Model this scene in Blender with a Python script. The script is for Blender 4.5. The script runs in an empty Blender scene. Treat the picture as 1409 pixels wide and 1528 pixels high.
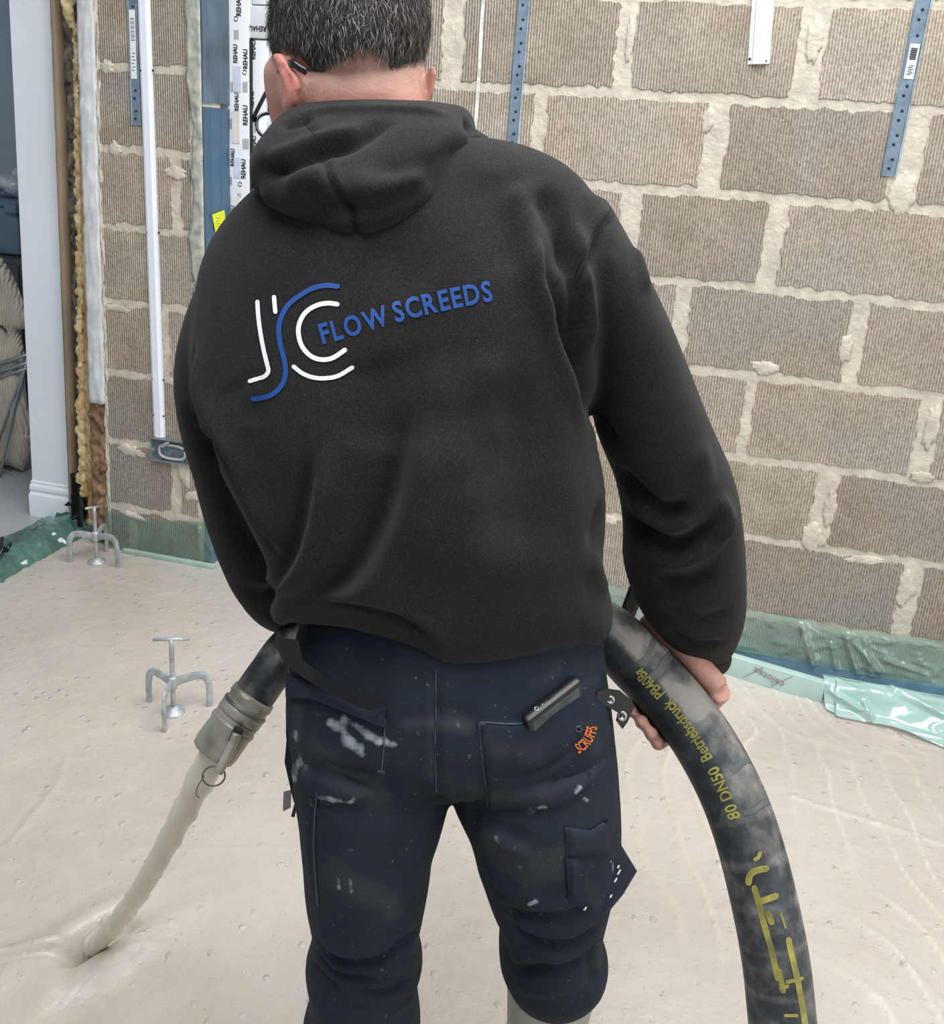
import bpy, bmesh, math, random
import numpy as np
from mathutils import Vector, Matrix
from mathutils.bvhtree import BVHTree
from mathutils.geometry import delaunay_2d_cdt

random.seed(7); rng = np.random.default_rng(7)
SC = bpy.context.scene; COL = SC.collection

# ------------------------------------------------------------------ camera
F, PX, PY, W, H = 1411.0, 704.5, 625.0, 1409.0, 1528.0
CAM = np.array([0.7294, -2.5126, 1.3743])
YAW, PITCH, ROLL = -0.233623, -0.289688, 0.065396
_f = np.array([math.sin(YAW)*math.cos(PITCH), math.cos(YAW)*math.cos(PITCH), math.sin(PITCH)])
_r = np.array([math.cos(YAW), -math.sin(YAW), 0.0]); _u = np.cross(_r, _f)
R_ = math.cos(ROLL)*_r + math.sin(ROLL)*_u
U_ = -math.sin(ROLL)*_r + math.cos(ROLL)*_u
F_ = _f
FH = np.array([F_[0], F_[1], 0.0]); FH /= np.linalg.norm(FH)      # horizontal viewing direction
RH = np.array([FH[1], -FH[0], 0.0]); ZZ = np.array([0, 0, 1.0])
cd = bpy.data.cameras.new('camera'); cam = bpy.data.objects.new('camera', cd); COL.objects.link(cam)
cam.matrix_world = Matrix(((R_[0], U_[0], -F_[0], CAM[0]), (R_[1], U_[1], -F_[1], CAM[1]), (R_[2], U_[2], -F_[2], CAM[2]), (0, 0, 0, 1)))
cd.sensor_fit = 'HORIZONTAL'; cd.sensor_width = 36.0; cd.lens = F/W*36.0
cd.shift_y = -(H/2-PY)/W; cd.clip_start = 0.02
SC.camera = cam

# ------------------------------------------------------------------ light
wd = bpy.data.worlds.new('daylight'); SC.world = wd; wd.use_nodes = True
wd.node_tree.nodes['Background'].inputs[0].default_value = (0.86, 0.93, 1.0, 1)
wd.node_tree.nodes['Background'].inputs[1].default_value = 0.33
def area(name, loc, target, sx, sy, power, col):
    ld = bpy.data.lights.new(name, 'AREA'); ld.shape = 'RECTANGLE'; ld.size = sx; ld.size_y = sy
    ld.energy = power; ld.color = col
    o = bpy.data.objects.new(name, ld); COL.objects.link(o); o.location = loc
    o.rotation_euler = (Vector(target)-Vector(loc)).to_track_quat('-Z', 'Y').to_euler()
    return o
area('rooflight', (0.70, -1.45, 3.2), (0.60, -1.4, 0.0), 3.4, 1.5, 146, (0.98, 0.99, 1.0))
area('added_side_light', (3.6, -2.6, 1.5), (0.4, -1.0, 0.7), 2.4, 2.1, 50, (1.0, 0.98, 0.95))  # soft side light added from the right; its source is unseen, no doors built
SC.view_settings.view_transform = 'Standard'; SC.view_settings.look = 'None'
SC.view_settings.exposure = 0.0; SC.view_settings.gamma = 1.0
SC.view_settings.use_curve_mapping = False

# ------------------------------------------------------------------ pixels to places
def ray(x, y):
    x = np.asarray(x, float); y = np.asarray(y, float)
    return ((x-PX)/F)[..., None]*R_ - ((y-PY)/F)[..., None]*U_ + F_
def pD(x, y, D):                       # at horizontal distance D in front of the camera
    d = ray(x, y); return CAM + d*(np.asarray(D, float)/(d@FH))[..., None]
def pd(x, y, dep): return CAM + ray(x, y)*np.asarray(dep, float)[..., None]
def pz(x, y, z=0.0):
    d = ray(x, y); return CAM + d*((z-CAM[2])/d[..., 2])[..., None]
def pY(x, y, Y=0.0):
    d = ray(x, y); return CAM + d*((Y-CAM[1])/d[..., 1])[..., None]
def topx(V):
    d = np.asarray(V, float)-CAM; w = d@F_
    return PX+F*(d@R_)/w, PY-F*(d@U_)/w
def unit(v):
    v = np.asarray(v, float); return v/(np.linalg.norm(v, axis=-1, keepdims=True)+1e-12)

# ------------------------------------------------------------------ numpy noise
_P = rng.permutation(256); _P = np.concatenate([_P, _P, _P])
_G = unit(rng.normal(size=(256, 3)))
def noise3(p):
    p = np.asarray(p, float); i = np.floor(p).astype(int); f = p-i; i &= 255
    w = f*f*f*(f*(f*6-15)+10); out = 0
    for dx in (0, 1):
        for dy in (0, 1):
            for dz in (0, 1):
                h = _P[_P[_P[(i[..., 0]+dx) & 255]+((i[..., 1]+dy) & 255)]+((i[..., 2]+dz) & 255)] & 255
                g = (_G[h]*(f-np.array([dx, dy, dz]))).sum(-1)
                wt = (w[..., 0] if dx else 1-w[..., 0])*(w[..., 1] if dy else 1-w[..., 1])*(w[..., 2] if dz else 1-w[..., 2])
                out = out+g*wt
    return out
def fbm(p, o=3):
    p = np.asarray(p, float); s = 0; a = 1.0
    for k in range(o): s = s+a*noise3(p*2**k+17.3*k); a *= .5
    return s

# ------------------------------------------------------------------ materials
def mat(name, col, rough=.6, metal=0.0, var=0.0, vscale=8.0, col2=None, bump=0.0, bscale=60.0, sheen=0.0, coat=0.0, sss=0.0, spec=.5, detail=4.0, stretch=None):
    m = bpy.data.materials.new(name); m.use_nodes = True
    nt = m.node_tree; b = nt.nodes['Principled BSDF']
    b.inputs['Base Color'].default_value = (*col, 1); b.inputs['Roughness'].default_value = rough
    b.inputs['Metallic'].default_value = metal; b.inputs['Specular IOR Level'].default_value = spec
    b.inputs['Sheen Weight'].default_value = sheen; b.inputs['Coat Weight'].default_value = coat
    if sheen: b.inputs['Sheen Roughness'].default_value = .6
    if sss:
        b.inputs['Subsurface Weight'].default_value = sss; b.inputs['Subsurface Radius'].default_value = (.01, .004, .002)
    tc = nt.nodes.new('ShaderNodeTexCoord'); mp = nt.nodes.new('ShaderNodeMapping')
    nt.links.new(tc.outputs['Object'], mp.inputs['Vector'])
    if stretch: mp.inputs['Scale'].default_value = stretch
    if var or col2:
        n = nt.nodes.new('ShaderNodeTexNoise'); n.inputs['Scale'].default_value = vscale; n.inputs['Detail'].default_value = detail
        nt.links.new(mp.outputs[0], n.inputs['Vector'])
        r = nt.nodes.new('ShaderNodeValToRGB'); nt.links.new(n.outputs['Fac'], r.inputs['Fac'])
        c2 = col2 if col2 else tuple(min(1, c*(1+var)) for c in col)
        c1 = col if col2 else tuple(c*(1-var) for c in col)
        r.color_ramp.elements[0].color = (*c1, 1); r.color_ramp.elements[1].color = (*c2, 1)
        r.color_ramp.elements[0].position = .32; r.color_ramp.elements[1].position = .68
        nt.links.new(r.outputs['Color'], b.inputs['Base Color'])
    if bump:
        n2 = nt.nodes.new('ShaderNodeTexNoise'); n2.inputs['Scale'].default_value = bscale; n2.inputs['Detail'].default_value = 5
        nt.links.new(mp.outputs[0], n2.inputs['Vector'])
        bp = nt.nodes.new('ShaderNodeBump'); bp.inputs['Strength'].default_value = bump; bp.inputs['Distance'].default_value = .004
        nt.links.new(n2.outputs['Fac'], bp.inputs['Height']); nt.links.new(bp.outputs[0], b.inputs['Normal'])
    return m
class NT:                                  # small node-graph helper
    def __init__(s, m): s.m = m; s.t = m.node_tree; s.b = s.t.nodes['Principled BSDF']
    def n(s, kind, **kw):
        nd = s.t.nodes.new('ShaderNode'+kind)
        for k, v in kw.items():
            if k in nd.inputs: nd.inputs[k].default_value = v
            else: setattr(nd, k, v)
        return nd
    def l(s, a, b): s.t.links.new(a, b)
    def ramp(s, fac, stops):
        r = s.n('ValToRGB'); s.l(fac, r.inputs['Fac']); e = r.color_ramp.elements
        while len(e) < len(stops): e.new(.5)
        for k, (p, c) in enumerate(stops): e[k].position = p; e[k].color = (*c, 1) if len(c) == 3 else c
        return r.outputs['Color']
    def mix(s, fac, a, b, blend='MIX'):
        m = s.n('MixRGB', blend_type=blend)
        for sock, v in ((m.inputs[0], fac), (m.inputs[1], a), (m.inputs[2], b)):
            if hasattr(v, 'is_linked'): s.l(v, sock)
            else: sock.default_value = v if not isinstance(v, tuple) or len(v) == 4 else (*v, 1)
        return m.outputs[0]

# ------------------------------------------------------------------ objects
ORG = {}
def tag(o, label=None, cat=None, group=None, kind=None):
    if label: o['label'] = label
    if cat: o['category'] = cat
    if group: o['group'] = group
    if kind: o['kind'] = kind
    return o
def thing(name, loc, label, cat, group=None):
    o = bpy.data.objects.new(name, None); COL.objects.link(o); o.location = tuple(loc); o.empty_display_size = .1
    ORG[o] = np.array(loc, float); return tag(o, label, cat, group)
def mk(name, V, Fc, m, parent=None, smooth=True):
    V = np.asarray(V, float); org = ORG[parent] if parent is not None else np.zeros(3)
    me = bpy.data.meshes.new(name)
    if isinstance(Fc, np.ndarray):
        me.vertices.add(len(V)); me.vertices.foreach_set('co', (V-org).ravel())
        k = Fc.shape[1]; me.loops.add(Fc.size); me.loops.foreach_set('vertex_index', Fc.ravel().astype(np.int32))
        me.polygons.add(len(Fc)); me.polygons.foreach_set('loop_start', np.arange(0, Fc.size, k, dtype=np.int32))
        me.update(calc_edges=True); me.validate()
    else:
        me.from_pydata([tuple(v) for v in V-org], [], [tuple(int(i) for i in f) for f in Fc]); me.update()
    if smooth: me.polygons.foreach_set('use_smooth', np.ones(len(me.polygons), bool))
    for x in (m if isinstance(m, (list, tuple)) else [m]): me.materials.append(x)
    o = bpy.data.objects.new(name, me); COL.objects.link(o)
    ORG[o] = org
    if parent is not None: o.parent = parent
    return o
def solo(name, V, Fc, m, label, cat, group=None, smooth=True, kind=None, base=None):
    """a top-level thing that is one mesh; its origin sits at its base"""
    V = np.asarray(V, float); b = np.array([(V[:, 0].min()+V[:, 0].max())/2, (V[:, 1].min()+V[:, 1].max())/2, V[:, 2].min()]) if base is None else np.array(base)
    o = mk(name, V-b, Fc, m, None, smooth); o.location = tuple(b); ORG[o] = b
    return tag(o, label, cat, group, kind)
def struct(name, V, Fc, m, smooth=False, label=None, cat=None):
    o = mk(name, V, Fc, m, None, smooth); return tag(o, label or name.replace('_', ' '), cat or name.split('_')[0], None, 'structure')
def autosmooth(o, ang=40):
    me = o.data; bm = bmesh.new(); bm.from_mesh(me)
    for e in bm.edges:
        e.smooth = not (len(e.link_faces) == 2 and e.calc_face_angle(0) > math.radians(ang))
    bm.to_mesh(me); bm.free(); return o
class MB:                                   # collects shapes into one mesh
    def __init__(s): s.V = []; s.F = []; s.n = 0
    def add(s, V, Fc):
        V = np.asarray(V, float); s.V.append(V); s.F += [tuple(int(i)+s.n for i in f) for f in Fc]; s.n += len(V); return s
    def get(s): return np.concatenate(s.V), s.F
    def box(s, c, sx, sy, sz, ax=None, bev=0.0):
        """box with centre c, half sizes and axes; bevelled when bev"""
        ax = np.eye(3) if ax is None else np.asarray(ax); h = np.array([sx, sy, sz])
        if not bev:
            v = np.array([[x, y, z] for x in (-1, 1) for y in (-1, 1) for z in (-1, 1)])*h
            f = [(0, 1, 3, 2), (4, 6, 7, 5), (0, 4, 5, 1), (2, 3, 7, 6), (0, 2, 6, 4), (1, 5, 7, 3)]
        else:
            bm = bmesh.new(); bmesh.ops.create_cube(bm, size=2)
            for q in bm.verts: q.co = Vector(np.array(q.co)*h)
            bmesh.ops.bevel(bm, geom=bm.edges[:], offset=bev, segments=2, affect='EDGES', profile=.5)
            bm.verts.index_update(); v = np.array([q.co for q in bm.verts]); f = [[q.index for q in fc.verts] for fc in bm.faces]; bm.free()
        return s.add(np.asarray(c)+v@ax, f)
def loft(rings, cap=True, closed=False):
    n = len(rings[0]); V = np.concatenate(rings); Fc = []
    m = len(rings); rng_ = range(m if closed else m-1)
    for i in rng_:
        a, b = i*n, ((i+1) % m)*n
        for j in range(n): k = (j+1) % n; Fc.append((a+j, a+k, b+k, b+j))
    if cap and not closed: Fc.append(tuple(range(n-1, -1, -1))); Fc.append(tuple(range((m-1)*n, m*n)))
    return V, Fc
def cat(P, per=6):
    """Catmull-Rom through rows of values"""
    P = np.asarray(P, float); Q = np.vstack([2*P[0]-P[1], P, 2*P[-1]-P[-2]]); out = []
    for i in range(1, len(Q)-2):
        for t in np.arange(per)/per:
            p0, p1, p2, p3 = Q[i-1], Q[i], Q[i+1], Q[i+2]
            out.append(.5*((2*p1)+(-p0+p2)*t+(2*p0-5*p1+4*p2-p3)*t*t+(-p0+3*p1-3*p2+p3)*t**3))
    out.append(Q[-2]); return np.array(out)
def frames(P):
    """parallel-transport frames along a polyline"""
    P = np.asarray(P, float); T = unit(np.gradient(P, axis=0)); n = np.cross(T[0], [0, 0, 1.0])
    if np.linalg.norm(n) < .1: n = np.cross(T[0], [1.0, 0, 0])
    N = [unit(n)]
    for i in range(1, len(P)): v = N[-1]-T[i]*(N[-1]@T[i]); N.append(unit(v))
    N = np.array(N); return T, N, np.cross(T, N)
def tube(P, r, n=12, cap=True, flat=None):
    P = np.asarray(P, float); r = np.broadcast_to(np.asarray(r, float), (len(P),)); T, N, B = frames(P)
    a = np.arange(n)/n*2*math.pi; fl = 1.0 if flat is None else flat
    return loft([P[i]+r[i]*(np.cos(a)[:, None]*N[i]+fl*np.sin(a)[:, None]*B[i]) for i in range(len(P))], cap)
def rowtube(rows, per=4, n=28, ex=1.0):
    """rows of (left px x,y, right px x,y, D, half thickness): an elliptic sleeve whose outline passes through those pixels"""
    Q = cat(rows, per); L = pD(Q[:, 0], Q[:, 1], Q[:, 4]); Rr = pD(Q[:, 2], Q[:, 3], Q[:, 4])
    c = (L+Rr)/2; a = (Rr-L)/2; T = unit(np.gradient(c, axis=0)); dep = unit(np.cross(unit(a), T))
    dep = dep*np.sign(dep@FH)[:, None]; th = np.arange(n)/n*2*math.pi
    cx = np.sign(np.cos(th))*abs(np.cos(th))**ex; sx = np.sign(np.sin(th))*abs(np.sin(th))**ex
    return loft([c[i]+cx[:, None]*a[i]+sx[:, None]*dep[i]*Q[i, 5] for i in range(len(Q))])
def ellipsoid(c, ax, r, nu=20, nv=14):
    th = np.linspace(0, math.pi, nv)[1:-1]; ph = np.arange(nu)/nu*2*math.pi
    V = [[0, 0, 1]]+[[math.sin(t)*math.cos(p), math.sin(t)*math.sin(p), math.cos(t)] for t in th for p in ph]+[[0, 0, -1]]
    Fc = []; m = len(th)
    for j in range(nu): k = (j+1) % nu; Fc.append((0, 1+j, 1+k)); Fc.append((len(V)-1, 1+(m-1)*nu+k, 1+(m-1)*nu+j))
    for i in range(m-1):
        for j in range(nu): k = (j+1) % nu; a = 1+i*nu; Fc.append((a+j, a+nu+j, a+nu+k, a+k))
    return np.asarray(c)+(np.array(V)*np.array(r))@np.asarray(ax), Fc
def disc(c, ax, r, h, n=24, bev=.15):
    """short cylinder along ax[2] with bevelled rims, base at c"""
    a = np.arange(n)/n*2*math.pi; C_ = np.stack([np.cos(a), np.sin(a), 0*a], 1); b = min(bev*h, .3*r)
    ax = np.asarray(ax); rr = [(r-b, 0), (r, b), (r, h-b), (r-b, h)]
    return loft([np.asarray(c)+(C_*q+np.array([0, 0, z]))@ax for q, z in rr])
def lathe(c, ax, prof, n=28):
    a = np.arange(n)/n*2*math.pi; C_ = np.stack([np.cos(a), np.sin(a), 0*a], 1); ax = np.asarray(ax)
    return loft([np.asarray(c)+(C_*q+np.array([0, 0, z]))@ax for q, z in prof])
def basis(z, hint=(0, 0, 1.0)):
    z = unit(z); x = np.cross(hint, z)
    if np.linalg.norm(x) < 1e-3: x = np.cross([1.0, 0, 0], z)
    x = unit(x); return np.array([x, np.cross(z, x), z])
def fuse(parts, voxel, smooth=4, fac=.5):
    mb = MB()
    for p in parts: mb.add(*p)
    V, Fc = mb.get(); me = bpy.data.meshes.new('tmp'); me.from_pydata([tuple(v) for v in V], [], Fc); me.update()
    bm = bmesh.new(); bm.from_mesh(me); bmesh.ops.recalc_face_normals(bm, faces=bm.faces); bm.to_mesh(me); bm.free()
    o = bpy.data.objects.new('tmp', me); COL.objects.link(o)
    r = o.modifiers.new('r', 'REMESH'); r.mode = 'VOXEL'; r.voxel_size = voxel
    if smooth: s = o.modifiers.new('s', 'SMOOTH'); s.iterations = smooth; s.factor = fac
    dg = bpy.context.evaluated_depsgraph_get(); m2 = bpy.data.meshes.new_from_object(o.evaluated_get(dg))
    V = np.empty(len(m2.vertices)*3); m2.vertices.foreach_get('co', V)
    q = np.empty(len(m2.loops), np.int32); m2.loops.foreach_get('vertex_index', q)
    t = np.empty(len(m2.polygons), np.int32); m2.polygons.foreach_get('loop_total', t)
    bpy.data.objects.remove(o); bpy.data.meshes.remove(me); bpy.data.meshes.remove(m2)
    assert (t == 4).all()
    return V.reshape(-1, 3), q.reshape(-1, 4)
def vnorm(V, Fq):
    n = np.cross(V[Fq[:, 2]]-V[Fq[:, 0]], V[Fq[:, 3]]-V[Fq[:, 1]]); N = np.zeros_like(V)
    for k in range(4): np.add.at(N, Fq[:, k], n)
    return unit(N)
def relax(V, Fq, it=2, f=.5):
    cnt = np.zeros(len(V)); 
    for k in range(4): np.add.at(cnt, Fq[:, k], 2)
    for _ in range(it):
        S = np.zeros_like(V)
        for k in range(4):
            np.add.at(S, Fq[:, k], V[Fq[:, (k+1) % 4]]); np.add.at(S, Fq[:, k], V[Fq[:, (k-1) % 4]])
        V = V+(S/cnt[:, None]-V)*f
    return V
def bvh(V, Fq): return BVHTree.FromPolygons([tuple(v) for v in V], [tuple(int(i) for i in f) for f in Fq])
def hit(tree, x, y):
    d = Vector(ray(x, y)); d.normalize(); h = tree.ray_cast(Vector(CAM), d)
    return (np.array(h[0]), np.array(h[1])) if h[0] is not None else (None, None)
def seglen(P): return np.concatenate([[0], np.cumsum(np.linalg.norm(np.diff(P, axis=0), axis=1))])
def resample(P, n):
    P = np.asarray(P, float); s = seglen(P); t = np.linspace(0, s[-1], n); return np.stack([np.interp(t, s, P[:, k]) for k in range(P.shape[1])], 1)
def sculpt(V, Fq, strokes):
    """folds: each stroke (px points, height, width, kind) follows the cloth under those pixels.
    kind v valley, r ridge, o overlap (ridge on the left of the stroke, undercut on its right)"""
    N = vnorm(V, Fq); tr = bvh(V, Fq); disp = np.zeros(len(V))
    for pts, h, w, kind in strokes:
        q = resample(cat(pts, 5), max(6, 5*len(pts))); P = []
        for x, y in q:
            c, n = hit(tr, x, y)
            if c is not None: P.append(c)
        if len(P) < 3: continue
        P = np.array(P); lo = P.min(0)-3*w; hi = P.max(0)+3*w
        idx = np.where(((V > lo) & (V < hi)).all(1))[0]; X = V[idx]; best = np.full(len(idx), 1e9); par = np.zeros(len(idx)); side = np.zeros(len(idx))
        s = seglen(P); L = s[-1]
        for i in range(len(P)-1):
            a, b = P[i], P[i+1]; ab = b-a; l2 = ab@ab+1e-12; t = np.clip(((X-a)@ab)/l2, 0, 1); dv = X-a-t[:, None]*ab
            d = np.linalg.norm(dv, axis=1); m = d < best; best[m] = d[m]; par[m] = (s[i]+t[m]*(s[i+1]-s[i]))/L
            side[m] = (dv[m]*np.cross(N[idx[m]], ab/math.sqrt(l2))).sum(1)
        tap = np.clip(np.minimum(par, 1-par)*4, 0, 1); tap = tap*tap*(3-2*tap)
        if kind == 'v': p = -np.exp(-(best/w)**2)
        elif kind == 'r': p = np.exp(-(best/w)**2)
        else:
            sd = side/w; p = np.where(sd > 0, np.exp(-(sd*.75)**2), -.8*np.exp(-(sd*1.3)**2))*np.exp(-np.maximum(best**2-side**2, 0)/(w*w))
            p = p*np.tanh(abs(sd)*2.2+.15)
        disp[idx] += h*p*tap
    return V+N*disp[:, None]
def pdist(poly, x, y):
    """signed distance in px to a polygon, positive inside"""
    poly = np.asarray(poly, float); d = np.full(x.shape, 1e9); ins = np.zeros(x.shape, bool)
    for i in range(len(poly)):
        a, b = poly[i], poly[(i+1) % len(poly)]; ab = b-a; t = np.clip(((x-a[0])*ab[0]+(y-a[1])*ab[1])/(ab@ab+1e-9), 0, 1)
        d = np.minimum(d, np.hypot(x-a[0]-t*ab[0], y-a[1]-t*ab[1]))
        c = (a[1] > y) != (b[1] > y); ins ^= c & (x < (b[0]-a[0])*(y-a[1])/(b[1]-a[1]+1e-12)+a[0])
    return np.where(ins, d, -d)
def tri2d(poly, g):
    poly = np.asarray(poly, float); x0, y0 = poly.min(0); x1, y1 = poly.max(0)
    gx, gy = np.meshgrid(np.arange(x0+g/2, x1, g), np.arange(y0+g/2, y1, g)); gx = gx.ravel(); gy = gy.ravel()
    k = pdist(poly, gx, gy) > g*.45; pts = np.vstack([poly, np.stack([gx[k], gy[k]], 1)]); n = len(poly)
    r = delaunay_2d_cdt([Vector(p) for p in pts], [(i, (i+1) % n) for i in range(n)], [list(range(n))], 1, 1e-4)
    v = np.array([tuple(q) for q in r[0]]); return v, [tuple(f) for f in r[2]]
def dens(poly, step, closed=True):
    poly = [np.array(p, float) for p in poly]; out = []
    for i in range(len(poly) if closed else len(poly)-1):
        a, b = poly[i], poly[(i+1) % len(poly)]; n = max(1, int(np.linalg.norm(b-a)/step))
        out += [a+(b-a)*k/n for k in range(n)]
    return np.array(out)
def shell(poly, g, pos, T, Rr=None, back=.3):
    """solid with a pixel outline: pos(x,y)->points, nrm ; front bulges by T towards nrm"""
    poly = dens(poly, g); v, fc = tri2d(poly, g); d = np.maximum(pdist(poly, v[:, 0], v[:, 1]), 0)
    P, nr = pos(v[:, 0], v[:, 1])
    if Rr: k = np.clip(d/Rr, 0, 1); t = np.sqrt(1-(1-k)**2)
    else: t = np.ones(len(v))
    t = t*T
    A = P+nr*t[:, None]; B = P-nr*(t*back if Rr else 0*t)[:, None]; n = len(v)
    Fc = [f for f in fc]+[tuple(n+i for i in f[::-1]) for f in fc]
    cnt = {}
    for f in fc:
        for i in range(len(f)): e = (f[i], f[(i+1) % len(f)]); cnt[e] = 1
    for (a, b) in cnt:
        if (b, a) not in cnt: Fc.append((b, a, n+a, n+b))
    return np.vstack([A, B]), Fc
_tc = {}
def text2d(s, g=0, offset=0.0):
    """triangulated outline of a text, x from 0, cap height 1"""
    key = (s, g, offset)
    if key in _tc: return _tc[key]
    c = bpy.data.curves.new('t', 'FONT'); c.body = s; c.size = 1; c.resolution_u = 3; c.offset = offset
    o = bpy.data.objects.new('t', c); COL.objects.link(o)
    me = bpy.data.meshes.new_from_object(o.evaluated_get(bpy.context.evaluated_depsgraph_get()))
    bm = bmesh.new(); bm.from_mesh(me)
    if g:
        co = np.array([v.co for v in bm.verts])
        for ax in (0, 1):
            for q in np.arange(co[:, ax].min()+g/2, co[:, ax].max(), g):
                n = [0, 0, 0]; n[ax] = 1; p = [0, 0, 0]; p[ax] = q
                bmesh.ops.bisect_plane(bm, geom=bm.verts[:]+bm.edges[:]+bm.faces[:], plane_co=p, plane_no=n)
    bm.verts.index_update(); V = np.array([v.co[:2] for v in bm.verts]); Fc = [tuple(v.index for v in f.verts) for f in bm.faces]
    bm.free(); bpy.data.objects.remove(o); bpy.data.curves.remove(c); bpy.data.meshes.remove(me)
    V = V/0.7; _tc[key] = (V, Fc); return V, Fc
def ribbon(pts, w, per=6, n=None):
    """flat stroke in 2D with round ends"""
    P = cat(pts, per) if len(pts) > 2 else resample(pts, 8)
    if n: P = resample(P, n)
    T = unit(np.gradient(P, axis=0)); Nn = np.stack([-T[:, 1], T[:, 0]], 1); w = np.broadcast_to(np.asarray(w, float), (len(P),))
    A = [P[0]-T[0]*w[0]*.5]; rows = []
    V = []; 
    for i in range(len(P)): V += [P[i]+Nn[i]*w[i]/2, P[i]-Nn[i]*w[i]/2]
    V = [P[0]-T[0]*w[0]*.4+Nn[0]*w[0]*.25, P[0]-T[0]*w[0]*.4-Nn[0]*w[0]*.25]+V+[P[-1]+T[-1]*w[-1]*.4+Nn[-1]*w[-1]*.25, P[-1]+T[-1]*w[-1]*.4-Nn[-1]*w[-1]*.25]
    Fc = [(2*i, 2*i+1, 2*i+3, 2*i+2) for i in range(len(V)//2-1)]
    return np.array(V), Fc
def oncloth(tree, V2, off, fallback=None):
    out = []
    last = None; d0 = None
    for x, y in V2:
        c, n = hit(tree, x, y)
        if c is None: out.append(None); continue
        if n@ray(x, y) > 0: n = -n
        out.append(c+n*off); d0 = (c-CAM)@F_
    for i, o in enumerate(out):
        if o is None:
            j = min((j for j in range(len(out)) if out[j] is not None), key=lambda j: (V2[j][0]-V2[i][0])**2+(V2[j][1]-V2[i][1])**2)
            dd = (out[j]-CAM)@F_; out[i] = pd(V2[i][0], V2[i][1], dd)
    return np.array(out)

# ------------------------------------------------------------------ shared materials
M = {}
M['mortar'] = mat('mortar', (.565, .525, .435), .95, var=.16, vscale=22, bump=.9, bscale=70, spec=.2)
def block_mat():
    m = mat('scored_block', (.27, .235, .19), .95, spec=.2); g = NT(m)
    tc = g.n('TexCoord'); gm = g.n('NewGeometry'); sp = g.n('SeparateXYZ'); g.l(gm.outputs['Position'], sp.inputs[0])
    oi = g.n('ObjectInfo')
    n1 = g.n('TexNoise', Scale=9.0, Detail=5.0); n2 = g.n('TexNoise', Scale=140.0, Detail=3.0); n3 = g.n('TexNoise', Scale=2.6, Detail=2.0)
    for n in (n1, n2, n3): g.l(gm.outputs['Position'], n.inputs['Vector'])
    # scored ribs: a fine vertical comb, slightly wandering
    wob = g.n('Math', operation='MULTIPLY_ADD'); g.l(n1.outputs['Fac'], wob.inputs[0]); wob.inputs[1].default_value = .004; g.l(sp.outputs['X'], wob.inputs[2])
    ph = g.n('Math', operation='MULTIPLY'); g.l(wob.outputs[0], ph.inputs[0]); ph.inputs[1].default_value = 2*math.pi/.0072
    sn = g.n('Math', operation='SINE'); g.l(ph.outputs[0], sn.inputs[0])
    rib = g.n('MapRange'); g.l(sn.outputs[0], rib.inputs[0]); rib.inputs[1].default_value = -1; rib.inputs[2].default_value = 1
    base = g.ramp(n1.outputs['Fac'], [(.3, (.375, .318, .252)), (.55, (.455, .394, .32)), (.75, (.535, .475, .398))])
    base = g.mix(g.ramp(n3.outputs['Fac'], [(.42, (0, 0, 0)), (.62, (.75, .75, .75))]), base, (.41, .388, .362), 'MIX')
    tint = g.ramp(oi.outputs['Random'], [(0, (.84, .83, .82)), (1, (1.1, 1.08, 1.04))]); base = g.mix(1.0, base, tint, 'MULTIPLY')
    ribc = g.ramp(rib.outputs[0], [(.1, (.60, .59, .58)), (.6, (1.10, 1.10, 1.10))]); base = g.mix(.95, base, ribc, 'MULTIPLY')
    fle = g.ramp(n2.outputs['Fac'], [(.30, (.72, .7, .68)), (.5, (1, 1, 1)), (.70, (1.25, 1.25, 1.22))]); base = g.mix(.8, base, fle, 'MULTIPLY')
    g.l(base, g.b.inputs['Base Color'])
    hsum = g.n('Math', operation='MULTIPLY_ADD'); g.l(n2.outputs['Fac'], hsum.inputs[0]); hsum.inputs[1].default_value = .9; g.l(rib.outputs[0], hsum.inputs[2])
    bp = g.n('Bump', Strength=.75, Distance=.0026); g.l(hsum.outputs[0], bp.inputs['Height']); g.l(bp.outputs[0], g.b.inputs['Normal'])
    return m
M['block'] = block_mat()
M['upvc'] = mat('white_upvc', (.83, .86, .88), .28, var=.03, vscale=5)
M['casing'] = mat('white_gloss_paint', (.84, .89, .95), .35, var=.03, vscale=3, bump=.05, bscale=30)
M['trunk'] = mat('white_pvc_capping', (.80, .84, .95), .3, var=.04, vscale=12)
M['galv'] = mat('galvanised_steel', (.30, .40, .50), .38, metal=.75, var=.18, vscale=40, bump=.12, bscale=120)
M['zinc'] = mat('cast_zinc', (.46, .49, .51), .5, metal=.45, var=.22, vscale=45, bump=.35, bscale=160)
M['dark'] = mat('dark_hole', (.012, .012, .013), .8)
M['black_ink'] = mat('black_ink', (.015, .016, .02), .5)
M['label_white'] = mat('white_label', (.80, .82, .84), .5, var=.03)

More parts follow.
